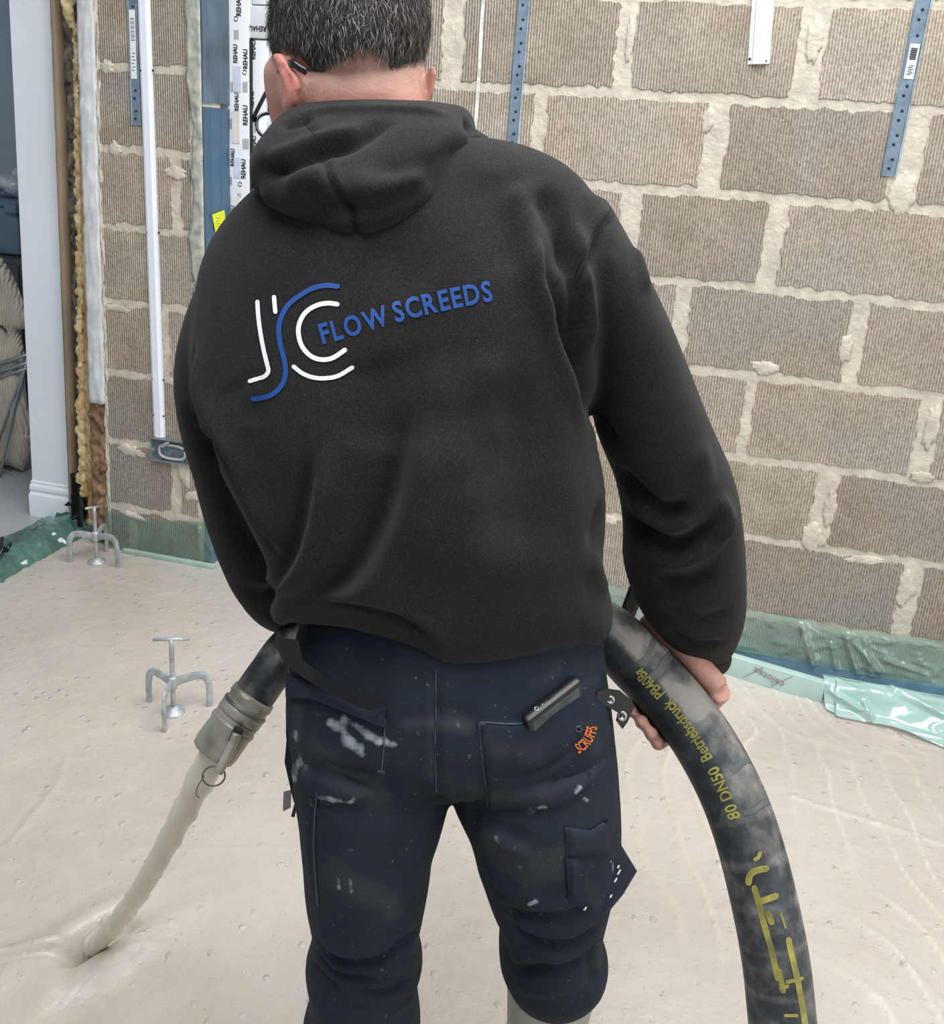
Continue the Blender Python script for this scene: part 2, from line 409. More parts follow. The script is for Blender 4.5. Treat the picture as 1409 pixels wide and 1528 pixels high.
# ------------------------------------------------------------------ back wall: mortar bed with every block built
ZJ = lambda k: 1.725-.225*k                    # height of bed joint k
XL, XR, XW0, XW1 = -0.702, -0.10, -1.06, 4.2   # opening and ends of the wall
OZ0, OZ1 = 0.0, 2.35
mb = MB()
def wbox(x0, x1, z0, z1, y0=0.0, y1=.1): mb.box(((x0+x1)/2, (y0+y1)/2, (z0+z1)/2), (x1-x0)/2, (y1-y0)/2, (z1-z0)/2)
wbox(XW0, XL, -.12, OZ1); wbox(XR, XW1, -.12, OZ1); wbox(XW0, XW1, OZ1, 2.75)
wall = struct('wall_back', *mb.get(), M['mortar'], label='scored concrete block wall with smeared mortar joints', cat='wall')
meas = {0: [(677, 60, 34), (934, 65, 26), (1211, 76, 38)], 1: [(805, 190, 20), (1067, 215, 32), (1355, 240, 40)],
        2: [(943, 305, 30), (1153, 367, 28), (264, 290, 16)], 3: [(1017, 470, 24), (1278, 509, 24)],
        4: [(1115, 625, 16), (1380, 660, 30), (248, 510, 15)], 5: [(1228, 760, 32)], 6: [(1353, 900, 30), (263, 700, 18)], 7: [(199, 790, 18)]}
def block(x0, x1, z0, z1):
    """scored block, its face 3 mm proud of the mortar, with a ragged edge where the mortar was smeared"""
    st = .012; per = []
    for a, b in (((x0, z0), (x1, z0)), ((x1, z0), (x1, z1)), ((x1, z1), (x0, z1)), ((x0, z1), (x0, z0))):
        n = max(2, int(math.hypot(b[0]-a[0], b[1]-a[1])/st)); t = np.arange(n)/n; per.append(np.stack([a[0]+(b[0]-a[0])*t, a[1]+(b[1]-a[1])*t], 1))
    p = np.concatenate(per); c = np.array([(x0+x1)/2, (z0+z1)/2])
    nn = fbm(np.stack([p[:, 0]*16, p[:, 1]*16, 0*p[:, 0]+x0*3], 1), 2)*.009+rng.normal(size=len(p))*.0022
    nn = np.minimum(nn, .007); dr = np.stack([np.sign(p[:, 0]-c[0])*(abs(p[:, 0]-c[0]) > (x1-x0)/2-.004), np.sign(p[:, 1]-c[1])*(abs(p[:, 1]-c[1]) > (z1-z0)/2-.004)], 1)
    p = p+dr*nn[:, None]; n = len(p); pin = p-dr*.0022
    V = [(q[0], .004, q[1]) for q in p]+[(q[0], -.003, q[1]) for q in pin]
    Fc = [(i, n+i, n+(i+1) % n, (i+1) % n) for i in range(n)]+[tuple(range(n, 2*n))]
    Fc = [f[::-1] for f in Fc]
    return mk('block', V, Fc, M['block'], wall, smooth=False)
for k in range(-4, 8):
    z1, z0 = ZJ(k)-.0105, ZJ(k+1)+.0105
    if k == 7: z0 = max(z0, -.1)
    if z1 > 2.74: z1 = 2.74
    if z0 > 2.7: continue
    ms = sorted([(float(pY(x, y)[0]), w/590.0) for x, y, w in meas.get(k, [])])
    right = [q for q in ms if q[0] > XR]; left = [q for q in ms if q[0] < XL]
    if not right: right = [(.225*(k % 2), .03)]
    while right[0][0]-.45 > XR+.05: right.insert(0, (right[0][0]-.45, random.uniform(.02, .045)))
    while right[-1][0]+.45 < XW1: right.append((right[-1][0]+.45, random.uniform(.02, .05)))
    spans = []
    if z0 < OZ1-.02:
        e = [(XR-.02, .02)]+right+[(XW1, 0)]; spans += [(a[0]+a[1]/2, b[0]-b[1]/2) for a, b in zip(e, e[1:])]
        e = [(XW0, .0)]+left+[(XL-.035, .012)]; spans += [(a[0]+a[1]/2, b[0]-b[1]/2) for a, b in zip(e, e[1:])]
    else:
        e = [(XW0, 0)]+[(XW0+.25+.45*i, .03) for i in range(11)]+[(XW1, 0)]; spans += [(a[0]+a[1]/2, b[0]-b[1]/2) for a, b in zip(e, e[1:])]
    for a, b in spans:
        if b-a > .03: block(a, b, z0, z1)
# mortar lumps squeezed out of the joints and smears dragged over the faces
def smear(x, y, sx, sz, rot=0.0, h=.006, seed=0):
    c = pY(x, y); n = 44; a = np.arange(n)/n*2*math.pi; h = h*.45; rr = 1+.42*fbm(np.stack([np.cos(a)*2.2, np.sin(a)*2.2, 0*a+seed], 1), 3)+.06*rng.normal(size=n)
    rings = []
    for q, yy in ((1.0, .0), (.97, -.0032), (.80, -.0034-h*.6), (.3, -.0034-h)):
        X = np.cos(a)*rr*sx*q; Z = np.sin(a)*rr*sz*q; rings.append(np.stack([c[0]+X*math.cos(rot)-Z*math.sin(rot), 0*a+yy, c[2]+X*math.sin(rot)+Z*math.cos(rot)], 1))
    V, Fc = loft(rings, cap=False); Fc.append(tuple(range(3*n, 4*n))); mk('mortar_smear', V, [f[::-1] for f in Fc], M['mortar'], wall)
for q in [(1142, 548, .035, .02, 0, .006), (1262, 520, .016, .035, 0, .006), (1212, 800, .03, .045, .2, .007), (1238, 760, .016, .05, 0, .007), (1056, 180, .014, .03, 0, .005),
          (263, 258, .035, .02, 0, .006), (196, 672, .05, .018, -.1, .008), (175, 460, .05, .012, 0, .006), (275, 705, .022, .05, .2, .006), (290, 740, .04, .016, .3, .006), 
          (940, 60, .01, .05, 0, .004), (1350, 880, .02, .05, 0, .005), (1216, 60, .02, .05, 0, .004), (1346, 290, .03, .05, 0, .004), (905, 775, .03, .014, 0, .004), (172, 222, .02, .02, 0, .008), (160, 100, .02, .02, 0, .006), (1390, 640, .016, .06, 0, .007), (1375, 712, .03, .015, 0, .008), (1290, 835, .05, .012, .1, .005), (200, 770, .05, .012, -.2, .005)]:
    smear(*q, seed=q[0]*.37)
# chalk line dripped down the wall
mb = MB(); a = [(725, -30), (719, 30), (716, 95), (713, 140), (708, 215)]
v, fc = ribbon(a, [5]*29 if False else 5.0); P = pY(v[:, 0], v[:, 1], -.0042); mk('paint_run', P, fc, mat('white_paint_run', (.72, .70, .66), .8, var=.25, vscale=60), wall, False)

# ------------------------------------------------------------------ window in the reveal
YW = .15
w1 = bpy.data.objects.new('window_1', None); COL.objects.link(w1); w1.location = (-.4, YW, 0); ORG[w1] = np.array([-.4, YW, 0]); tag(w1, 'white plastic window still in printed protective film', 'window', None, 'structure')
fx = lambda px, y=200, Y=YW: float(pY(px, y, Y)[0])
xo0, xo1 = XL-.03, fx(373)                      # outer frame stile
ztr1, ztr0 = float(pY(385, 8, YW)[2]), float(pY(385, 57, YW)[2])
def bars(name, lst, m, par):
    mb = MB()
    for x0, x1, y0, y1, z0, z1 in lst: mb.box(((x0+x1)/2, (y0+y1)/2, (z0+z1)/2), (x1-x0)/2, (y1-y0)/2, (z1-z0)/2, bev=.004)
    return autosmooth(mk(name, *mb.get(), m, par), 30)
fr = bars('frame', [(xo0, xo1, YW, YW+.07, .02, 2.32), (XR-.03, XR+.03, YW, YW+.07, .02, 2.32), (xo1, XR-.03, YW, YW+.07, 2.26, 2.32), (xo1, XR-.03, YW, YW+.07, .02, .08),
                    (xo1-.002, XR-.03, YW+.002, YW+.07, ztr0, ztr1)], M['upvc'], w1)
xs0, xs1 = xo1+.004, fx(399)
sa = bars('sash', [(xs0, xs1, YW+.008, YW+.06, .085, ztr0-.004), (XR-.09, XR-.034, YW+.008, YW+.06, .085, ztr0-.004), (xs1, XR-.09, YW+.008, YW+.06, ztr0-.06, ztr0-.004), (xs1, XR-.09, YW+.008, YW+.06, .085, .14)], M['upvc'], w1)
sa2 = bars('sash', [(xs0, xs1-.01, YW+.008, YW+.06, ztr1+.004, 2.255), (XR-.09, XR-.034, YW+.008, YW+.06, ztr1+.004, 2.255), (xs1-.01, XR-.09, YW+.008, YW+.06, ztr1+.004, ztr1+.05), (xs1-.01, XR-.09, YW+.008, YW+.06, 2.2, 2.255)], M['upvc'], w1)
gl = mat('window_glass', (.75, .93, .98), .04); gl.node_tree.nodes['Principled BSDF'].inputs['Alpha'].default_value = .45
for z0, z1 in ((.13, ztr0-.05), (ztr1+.04, 2.21)):
    mb = MB(); mb.box(((xs1+XR-.09)/2, YW+.03, (z0+z1)/2), (XR-.09-xs1)/2+.01, .004, (z1-z0)/2); mk('pane', *mb.get(), gl, w1, False)
# gaskets
bars('gasket', [(xo1-.001, xo1+.004, YW-.0006, YW+.02, .085, ztr0), (xs1-.002, xs1+.003, YW+.004, YW+.02, .14, ztr0-.06)], M['black_ink'], w1)
# printed film: maker's name up the frame, ring marks and small print
def onplane(V2, x, y, ang, cap, Y):
    """2D shape centred on pixel x,y of the plane Y, turned by ang; cap = height in metres"""
    V2 = V2-np.array([(V2[:, 0].min()+V2[:, 0].max())/2, .5]); ca, sa_ = math.cos(ang), math.sin(ang); c = pY(x, y, Y)
    return np.stack([c[0]+cap*(V2[:, 0]*ca-V2[:, 1]*sa_), np.full(len(V2), Y), c[2]+cap*(V2[:, 0]*sa_+V2[:, 1]*ca)], 1)
mb = MB(); T5, F5 = text2d('REHAU', offset=.03); T5 = T5*np.array([.86, 1])
up = math.pi/2
for x, y, s in [(356, 8, 1), (351, 80, .9), (366, 88, .95), (353, 152, .9), (366, 172, 1), (347, 235, .9), (363, 252, 1), (356, 322, 1), (347, 318, .8), (354, 375, 1)]: mb.add(onplane(T5, x, y, up, .0145*s, YW-.0012), F5)
for x, y, s in [(378, 74, 1), (376, 148, .9), (379, 215, .9), (381, 300, 1)]: mb.add(onplane(T5, x, y, up, .0135*s, YW+.0070), F5)
mb.add(onplane(T5, 384, 43, math.pi, .014, YW+.0010), F5)
for x, y in [(352, 28), (365, 108), (358, 275), (352, 200)]:
    a = np.arange(24)/24*2*math.pi; c = pY(x, y, YW-.0012)
    for g0, g1 in ((0, 10), (12, 22)):
        aa = np.linspace(a[g0], a[g1], 12); v = np.concatenate([np.stack([np.cos(aa)*r, 0*aa, np.sin(aa)*r], 1) for r in (.0072, .0048)])+c
        mb.add(v, [(i, i+1, 13+i, 12+i) for i in range(11)])
for x, y, n, L in [(353, 52, 4, .026), (366, 130, 4, .03), (348, 130, 4, .028), (366, 215, 5, .03), (345, 185, 4, .03), (358, 292, 3, .014), (383, 190, 2, .03), (376, 120, 2, .025), (345, 270, 3, .025), (382, 262, 2, .03)]:
    for i in range(n):
        c = pY(x-3.2+i*1.9, y, YW-.0012 if x < 373 else YW+.007); v = c+np.array([(-.0007, 0, -L/2), (.0007, 0, -L/2), (.0007, 0, L/2), (-.0007, 0, L/2)]); mb.add(v, [(0, 1, 2, 3)])
tag(mk('film_print', *mb.get(), M['black_ink'], w1, False), 'black maker name printed up the frame film')
# smudged stickers on the film
for x, y, sx, sz, col in [(354, 118, .012, .035, (.62, .66, .82)), (352, 190, .012, .045, (.72, .66, .64)), (354, 250, .010, .03, (.62, .68, .86)), (352, 300, .013, .015, (.75, .72, .68))]:
    c = pY(x, y, YW-.0016); mb = MB(); mb.box(c, sx, .0006, sz); mk('film_sticker', *mb.get(), mat('film_sticker_paper', col, .5, var=.12, vscale=30), w1, False)
# cavity closers lining the reveal
ccm = mat('blue_cavity_closer', (.06, .13, .215), .35, var=.22, vscale=6, stretch=(1, 1, .15), bump=.1, bscale=20)
ccm2 = mat('dusty_cavity_closer', (.085, .13, .175), .5, var=.3, vscale=10, bump=.2, bscale=40)
def reveal_z(x, y):
    d = ray(x, y); t = (XL-CAM[0])/d[0]; return (CAM+d*t)
zsp = reveal_z(325, 158)[2]
def closer(z0, z1, m, label, bow):
    mb = MB(); nseg = 14; rings = []
    for z in np.linspace(z0, z1, nseg):
        prof = [(XL-.02, -.004), (XL+.006, -.006), (XL+.004, .03), (XL+.007, .035), (XL+.004, .04), (XL+.004, .09), (XL+.007, .095), (XL+.004, .10), (XL+.004, YW-.002), (XL-.02, YW-.002)]
        rings.append(np.array([(x+bow*math.sin(z*9)*.002, y, z) for x, y in prof]))
    V, Fc = loft(rings); o = solo('cavity_closer', V, Fc, m, label, 'cavity closer'); autosmooth(o, 30); return o
closer(.0, zsp-.006, ccm, 'clean blue plastic cavity closer lining the window reveal, yellow sticker on it', 1)
closer(zsp+.006, 2.34, ccm2, 'dusty blue plastic cavity closer topping the clean one in the reveal', .5)
ys = mat('yellow_sticker', (.82, .80, .02), .45)
cr = [reveal_z(x, y) for x, y in ((313, 320), (331, 313), (334, 338), (318, 347))]
V = np.array([[XL+.0085, c[1], c[2]] for c in cr]+[[XL+.0075, c[1], c[2]] for c in cr]); Fc = [(0, 1, 2, 3), (7, 6, 5, 4)]+[(i, 4+i, 4+(i+1) % 4, (i+1) % 4) for i in range(4)]
st = thing('yellow_sticker', V.mean(0), 'small bright yellow square sticker on the blue cavity closer', 'sticker'); mk('paper', V, Fc, ys, st, False)
mb = MB(); lo, hi = V[:4].min(0), V[:4].max(0)
for i in range(4):
    y0 = lo[1]+(hi[1]-lo[1])*.28; z0 = lo[2]+(hi[2]-lo[2])*(.25+.13*i); L = (hi[1]-lo[1])*(.18+.08*(i % 2))
    mb.add([(XL+.0089, y0, z0), (XL+.0089, y0+L, z0), (XL+.0089, y0+L, z0+.002), (XL+.0089, y0, z0+.002)], [(0, 1, 2, 3)])
mk('print', *mb.get(), mat('olive_ink', (.35, .33, .02), .6), st, False)
# clear membrane smeared with mortar along the wall edge of the reveal
n = 60; zz = np.linspace(.3, 2.3, n); uu = np.linspace(0, 1, 7); V = []
for z in zz:
    xl = XL-.036+.007*math.sin(z*11)+.005*math.sin(z*29)+.004*math.sin(z*71); xr = XL+.002
    for u in uu: x = xl+(xr-xl)*u; V.append((x, -.0075-.008*abs(noise3(np.array([x*60, z*14, 3.])))-.002*math.sin(u*3.1), z))
Fc = [(i*7+j, i*7+j+1, i*7+8+j, i*7+7+j) for i in range(n-1) for j in range(6)]
mem = mat('mortary_membrane', (.24, .28, .25), .3, col2=(.58, .55, .46), vscale=34, bump=.4, bscale=50)
o = solo('membrane_strip', V, Fc, mem, 'wrinkled grey green plastic membrane strip smeared with mortar beside the reveal', 'membrane'); sol = o.modifiers.new('t', 'SOLIDIFY'); sol.thickness = .0015

# ------------------------------------------------------------------ end of the old house: casing, timber edge, foam, plaster strip
cx = lambda px, Y, y=400: float(pY(px, y, Y)[0])
def edge(pa, ya, pb, yb, Y):
    """plumb-ish line through two pixels of the plane Y: x as a function of z"""
    A, B = pY(pa, ya, Y), pY(pb, yb, Y); return lambda z: A[0]+(B[0]-A[0])*(z-A[2])/(B[2]-A[2])
def post(e0, e1, y0, y1, z0, z1, bev=0.0):
    rings = [np.array([(e0(z), y1, z), (e0(z), y0+bev, z), (e0(z)+bev, y0, z), (e1(z)-bev, y0, z), (e1(z), y0+bev, z), (e1(z), y1, z)]) for z in (z0, (z0+z1)/2, z1)]
    return loft(rings)
eL, eR = edge(12, 0, 49, 760, .1), edge(78, 0, 105, 760, .1)
autosmooth(struct('trim_1', *post(eL, eR, .1, .3, .02, 2.7, .004), M['casing'], True, 'tall white painted door casing at the end of the old wall', 'trim'))
mb = MB(); mb.box((-1.36, 1.1, 1.36), .1, .8, 1.34); struct('wall_left', *mb.get(), mat('dim_blue_paint', (.30, .36, .43), .8, var=.04), label='painted inner wall of the old house', cat='wall')
# plinth block with moulded cap under the casing
zt = float(pY(75, 722, .09)[2]); zb = 0.02
prof = [(.0, zb), (-.022, zb), (-.022, zt-.052), (-.020, zt-.046), (-.012, zt-.040), (-.013, zt-.034), (-.016, zt-.028), (-.014, zt-.018), (-.006, zt-.010), (-.007, zt-.004), (.0, zt)]
xa, xb = cx(44, .08, 750), cx(106, .08, 750); V = [(x, .1+y, z) for x in (xa, xb) for y, z in prof]; n = len(prof)
Fc = [(i, i+1, n+i+1, n+i) for i in range(n-1)]+[tuple(range(n))[::-1], tuple(range(n, 2*n))]
autosmooth(struct('baseboard_left', V, Fc, M['casing'], True, 'white moulded skirting at the foot of the door casing', 'baseboard'), 25)
kz = float(pY(30, 362, .1)[2]); mb = MB(); mb.box((eL(kz)-.004, .14, kz), .006, .02, .045, bev=.002); solo('strike_plate', *mb.get(), M['casing'], 'small white painted keep on the edge of the door casing', 'door keep')
def wavy(e0, e1, z0, z1, y0, y1, amp, seed, n=60, fr_=14, m=9):
    """rough upright strip between two edges, its face broken by noise"""
    rings = []
    for z in np.linspace(z0, z1, n):
        a = amp*float(fbm(np.array([z*fr_, seed, 0.]), 3)); b = amp*float(fbm(np.array([z*fr_, seed+7.1, 0.]), 3)); x0, x1 = e0(z)+a, e1(z)+b
        u = np.linspace(0, 1, m); c = fbm(np.stack([u*3+seed, 0*u+z*fr_*1.3, 0*u+seed], 1), 3)*amp*1.3
        f = np.stack([x0+(x1-x0)*u, y0+c-.003*np.sin(u*math.pi), 0*u+z], 1); rings.append(np.vstack([[(x0, y1, z)], f, [(x1, y1, z)]]))
    return loft(rings)
t0, t1 = edge(78, 0, 104, 700, .075), edge(86, 0, 110, 700, .075)
solo('timber_edge', *wavy(t0, t1, .03, 2.7, .065, .12, .002, 1.), mat('raw_timber', (.33, .25, .17), .8, var=.25, vscale=18, stretch=(1, 1, .12), bump=.3, bscale=60), 'narrow brown timber edge beside the white door casing', 'timber strip', base=(t0(1), .08, .03))
g0, g1 = edge(88, 0, 111, 700, .09), edge(119, 0, 124, 700, .06)
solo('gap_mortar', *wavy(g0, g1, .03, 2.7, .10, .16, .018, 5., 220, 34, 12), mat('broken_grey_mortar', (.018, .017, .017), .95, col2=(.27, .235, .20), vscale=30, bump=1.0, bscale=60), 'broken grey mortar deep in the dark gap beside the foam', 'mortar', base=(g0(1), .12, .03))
# expanding foam: lumps fused along the gap
fp = np.array([(101, -60, .014), (101, 0, .016), (104, 24, .012), (113, 45, .005), (114, 130, .006), (117, 165, .008), (118, 250, .009), (120, 330, .010), (121, 430, .010), (120, 495, .012), (124, 560, .010), (122, 605, .015), (124, 650, .014), (126, 700, .014), (127, 738, .011)], float)
parts = []
for y in np.arange(-60, 738, 3.2):
    x, r = np.interp(y, fp[:, 1], fp[:, 0]), np.interp(y, fp[:, 1], fp[:, 2])
    for k in range(2):
        c = pY(x+rng.normal()*2.4, y+rng.normal()*2, .045+rng.normal()*.006); q = r*(.65+.6*rng.random()); parts.append(ellipsoid(c, np.eye(3), (q, q*.9, q*(.9+rng.random()*.6)), 8, 6))
    parts.append(ellipsoid(pY(x, y, .06), np.eye(3), (.005, .01, .012), 8, 6))
foam_m = mat('expanding_foam', (.52, .33, .12), .75, col2=(.80, .66, .38), vscale=26, bump=1.0, bscale=60)
fv, ff = fuse(parts, .0036, 1); fv = fv+vnorm(fv, ff)*(.004*fbm(fv*70, 2))[:, None]; solo('expanding_foam', fv, ff, foam_m, 'lumpy yellow expanding foam bead running up the wall gap', 'foam')
zpl = float(pY(148, 601, 0)[2]); zr = float(pY(127, 200, .02)[2])
r0, r1 = edge(121, 200, 132, 700, .03), edge(126, 200, 140, 640, .02)
solo('cut_foam', *wavy(r0, r1, .05, zr, .020, .07, .010, 9., 160, 40), mat('amber_cut_foam', (.36, .17, .05), .85, col2=(.66, .50, .28), vscale=20, stretch=(1, 1, .5), bump=.9, bscale=50), 'amber cut foam edge between the lumpy foam and the plaster strip', 'foam', base=(r0(.5), .03, .05))
p0_, p1_ = edge(117, 0, 136, 600, 0), edge(141, 0, 158, 600, 0)
solo('plaster_strip', *wavy(p0_, p1_, zpl, 2.7, -.010, .05, .005, 12., 120, 22), mat('white_plaster', (.60, .62, .64), .8, var=.12, vscale=25, bump=.35, bscale=40), 'white plaster strip with a broken lower end beside the block wall', 'plaster', base=(p0_(1), .0, zpl))
b0_, b1_ = edge(134, 600, 138, 760, .0), edge(158, 600, 161, 760, .0)
solo('old_brick_edge', *wavy(b0_, b1_, .02, zpl-.004, .0, .06, .016, 21., 70, 30), mat('red_brown_old_brick', (.13, .07, .04), .9, col2=(.36, .22, .13), vscale=18, bump=1., bscale=40), 'crumbling red brown brick edge below the white plaster strip', 'brickwork', base=(b0_(.2), .03, .02))
j0_, j1_ = edge(139, 0, 159, 700, .0), edge(147, 0, 165, 700, .0)
solo('joint_edge', *wavy(j0_, j1_, .02, 2.7, -.002, .06, .008, 31., 160, 30), M['mortar'], 'rough mortar edge closing the end of the block wall', 'mortar', base=(j0_(1), .03, .02))

# ------------------------------------------------------------------ old room beyond the casing
tile = mat('grey_floor_tile', (.42, .43, .45), .3, var=.06, vscale=3)
mb = MB(); mb.box((-2.72, -.4, -.05), 1.44, 2.8, .07); fl2 = struct('floor_2', *mb.get(), tile, label='pale grey tiled floor of the old room', cat='floor')
mb = MB(); mb.box((-3.0, 2.0, 1.3), 1.6, .05, 1.35); struct('wall_far', *mb.get(), mat('dim_blue_grey_wall', (.42, .50, .58), .8, var=.05), label='blue grey back wall of the old room', cat='wall')
mb = MB(); mb.box((-2.72, .0, 2.78), 1.44, 2.2, .04); struct('ceiling', *mb.get(), mat('white_ceiling', (.7, .7, .7), .9), label='ceiling of the old room', cat='ceiling')

# ------------------------------------------------------------------ floor: wet screed
def axis(fine0, fine1, lo, hi, st, coarse):
    a = list(np.arange(fine0, fine1+1e-6, st)); x = fine0
    while x > lo: x -= coarse; a.insert(0, x)
    x = fine1
    while x < hi: x += coarse; a.append(x)
    return np.array(a)
SX = axis(-1.24, 1.75, -1.25, 4.2, .0066, .12); SY = axis(-1.95, .06, -4.5, .06, .0066, .12)
SX[0] = -1.26
IMP = pz(150, 1402)
def screed_h(X, Y):
    P = np.stack([X, Y, 0*X], -1)
    h = .0026*fbm(P*2.2, 2)+.0017*fbm(P*9+5, 2)+.0012*fbm(P*np.array([14., 30, 1])+9, 2)
    # swirls where the pour folded over itself
    wx = fbm(P*1.7+11, 2); wy = fbm(P*1.7+31, 2); m = 1/(1+np.exp(-(X-.62-.12*wx)/.07)); m = m*(1/(1+np.exp(-(Y+1.25)/.1)))
    q = np.stack([X+.26*wx, Y+.26*wy, 0*X], -1); brk = np.clip(.55+1.6*fbm(P*np.array([5., 2.2, 1])+71, 2), .08, 1)
    rid = 1-abs(np.sin((q[..., 0]*10+q[..., 1]*3.5+1.1*fbm(q*2.3, 2))*math.pi*1.2))
    rid2 = (1-abs(np.sin((q[..., 1]*11+q[..., 0]*4+1.6*fbm(q*2.6+7, 2))*math.pi*1.2)))/(1+np.exp(-(Y+.48)/.06))
    global SWIRL; SWIRL = m*brk*np.maximum(rid**7, rid2**6)
    h = h+m*brk*(.0065*rid**6+.0065*rid2**4)
    # faint old ripples elsewhere
    m2 = np.exp(-((X+.35)/.5)**2-((Y+.95)/.25)**2)
    h = h+m2*.0016*(1-abs(np.sin((Y*9+X*2+1.6*wx)*math.pi)))**6
    # where the stream plunges in: slot along the fall, soft mound round it, a crease trailing off
    d = unit(pz(118, 1428)-pz(195, 1378)); n = np.array([-d[1], d[0]]); dx = X-IMP[0]; dy = Y-IMP[1]; s = dx*d[0]+dy*d[1]; t = dx*n[0]+dy*n[1]
    h = h-.050*np.exp(-(s/.060)**4-(t/.021)**2)+.024*np.exp(-((s-.01)/.12)**2-((t-.058)/.036)**2)+.017*np.exp(-((s-.01)/.12)**2-((t+.048)/.032)**2)
    a, b = pz(112, 1424), pz(-60, 1444); ab = (b-a)[:2]; l = np.linalg.norm(ab); ab = ab/l; s = (X-a[0])*ab[0]+(Y-a[1])*ab[1]; t = -(X-a[0])*ab[1]+(Y-a[1])*ab[0]
    e = np.clip(s/.03, 0, 1)*np.clip((l-s)/.05, 0, 1); h = h+e*(.012*np.exp(-((t+.016)/.013)**2)-.010*np.exp(-((t-.001)/.006)**2)+.012*np.exp(-((t-.05)/.05)**2))
    # thin crease upper left
    a, b = pz(100, 1105), pz(0, 1290)
    for a, b, w_, hh in ((pz(100, 1130), pz(85, 1165), .006, .005), (pz(90, 1165), pz(8, 1262), .006, .004), (pz(440, 1265), pz(270, 1265), .004, .0025), (pz(1090, 1180), pz(1409, 1500), .006, .005), (pz(1180, 1190), pz(1409, 1260), .007, .005)):
        ab = (b-a)[:2]; l2 = ab@ab; tt = np.clip(((X-a[0])*ab[0]+(Y-a[1])*ab[1])/l2, 0, 1); dd = np.hypot(X-a[0]-tt*ab[0]+.012*wx, Y-a[1]-tt*ab[1]+.012*wy); h = h+hh*np.exp(-(dd/w_)**2)
    return h
gx, gy = np.meshgrid(SX, SY); hz = screed_h(gx, gy); V = np.stack([gx, gy, hz], -1).reshape(-1, 3); nx = len(SX); ny = len(SY)
ii, jj = np.meshgrid(np.arange(ny-1), np.arange(nx-1), indexing='ij'); a = (ii*nx+jj).ravel(); FQ = np.stack([a, a+1, a+nx+1, a+nx], 1)
def screed_mat():
    m = mat('wet_screed', (.55, .5, .43), .36, spec=.5); g = NT(m); gm = g.n('NewGeometry')
    n1 = g.n('TexNoise', Scale=1.6, Detail=3.0); n2 = g.n('TexNoise', Scale=22.0, Detail=6.0); n3 = g.n('TexNoise', Scale=90.0, Detail=3.0); v = g.n('TexVoronoi', Scale=34.0); v2 = g.n('TexVoronoi', Scale=95.0)
    for n in (n1, n2, n3): g.l(gm.outputs['Position'], n.inputs['Vector'])
    jit = g.mix(.012, gm.outputs['Position'], n3.outputs['Color'], 'ADD'); g.l(jit, v.inputs['Vector']); g.l(jit, v2.inputs['Vector'])
    c = g.ramp(n1.outputs['Fac'], [(.35, (.465, .413, .363)), (.65, (.57, .52, .468))])
    c = g.mix(g.ramp(n2.outputs['Fac'], [(.5, (0, 0, 0)), (.8, (.5, .5, .5))]), c, (.56, .515, .445))
    at = g.n('Attribute', attribute_name='swirl'); ss_ = g.n('SeparateColor'); g.l(at.outputs['Color'], ss_.inputs[0]); c = g.mix(ss_.outputs[0], c, (.66, .62, .55)); c = g.mix(ss_.outputs[1], c, (.56, .45, .27))
    pits = g.ramp(v.outputs['Distance'], [(.0, (1, 1, 1)), (.26, (0, 0, 0))]); sep = g.n('SeparateColor'); g.l(v.outputs['Color'], sep.inputs[0])
    pick = g.ramp(sep.outputs[0], [(.52, (0, 0, 0)), (.85, (1, 1, 1))]); pits = g.mix(1.0, pits, pick, 'MULTIPLY')
    pits2 = g.ramp(v2.outputs['Distance'], [(.02, (1, 1, 1)), (.30, (0, 0, 0))]); sep2 = g.n('SeparateColor'); g.l(v2.outputs['Color'], sep2.inputs[0])
    pick2 = g.ramp(sep2.outputs[1], [(.62, (0, 0, 0)), (1.0, (.35, .35, .35))]); pits2 = g.mix(1.0, pits2, pick2, 'MULTIPLY')
    g.l(c, g.b.inputs['Base Color'])
    s1 = g.n('Math', operation='MULTIPLY_ADD'); g.l(n3.outputs['Fac'], s1.inputs[0]); s1.inputs[1].default_value = .22; g.l(pits, s1.inputs[2])
    s2 = g.n('Math', operation='ADD'); g.l(s1.outputs[0], s2.inputs[0]); g.l(pits2, s2.inputs[1])
    s3 = g.n('Math', operation='MULTIPLY_ADD'); g.l(n2.outputs['Fac'], s3.inputs[0]); s3.inputs[1].default_value = 1.0; g.l(s2.outputs[0], s3.inputs[2])
    bp = g.n('Bump', Strength=.85, Distance=.005); g.l(s3.outputs[0], bp.inputs['Height']); g.l(bp.outputs[0], g.b.inputs['Normal'])
    return m
M['screed'] = screed_mat()
flo = mk('floor', V, FQ, M['screed']); ca = flo.data.color_attributes.new('swirl', 'FLOAT_COLOR', 'POINT'); ys_ = np.clip(fbm(V*np.array([3., 1.2, 1])+50, 2)*2.5, 0, 1); sw0 = SWIRL.ravel(); ca.data.foreach_set('color', np.stack([sw0, sw0*ys_, 0*sw0, 1+0*sw0], 1).astype(np.float32).ravel()); tag(flo, 'wet grey beige floor screed, rippled and pitted', 'floor', None, 'structure')

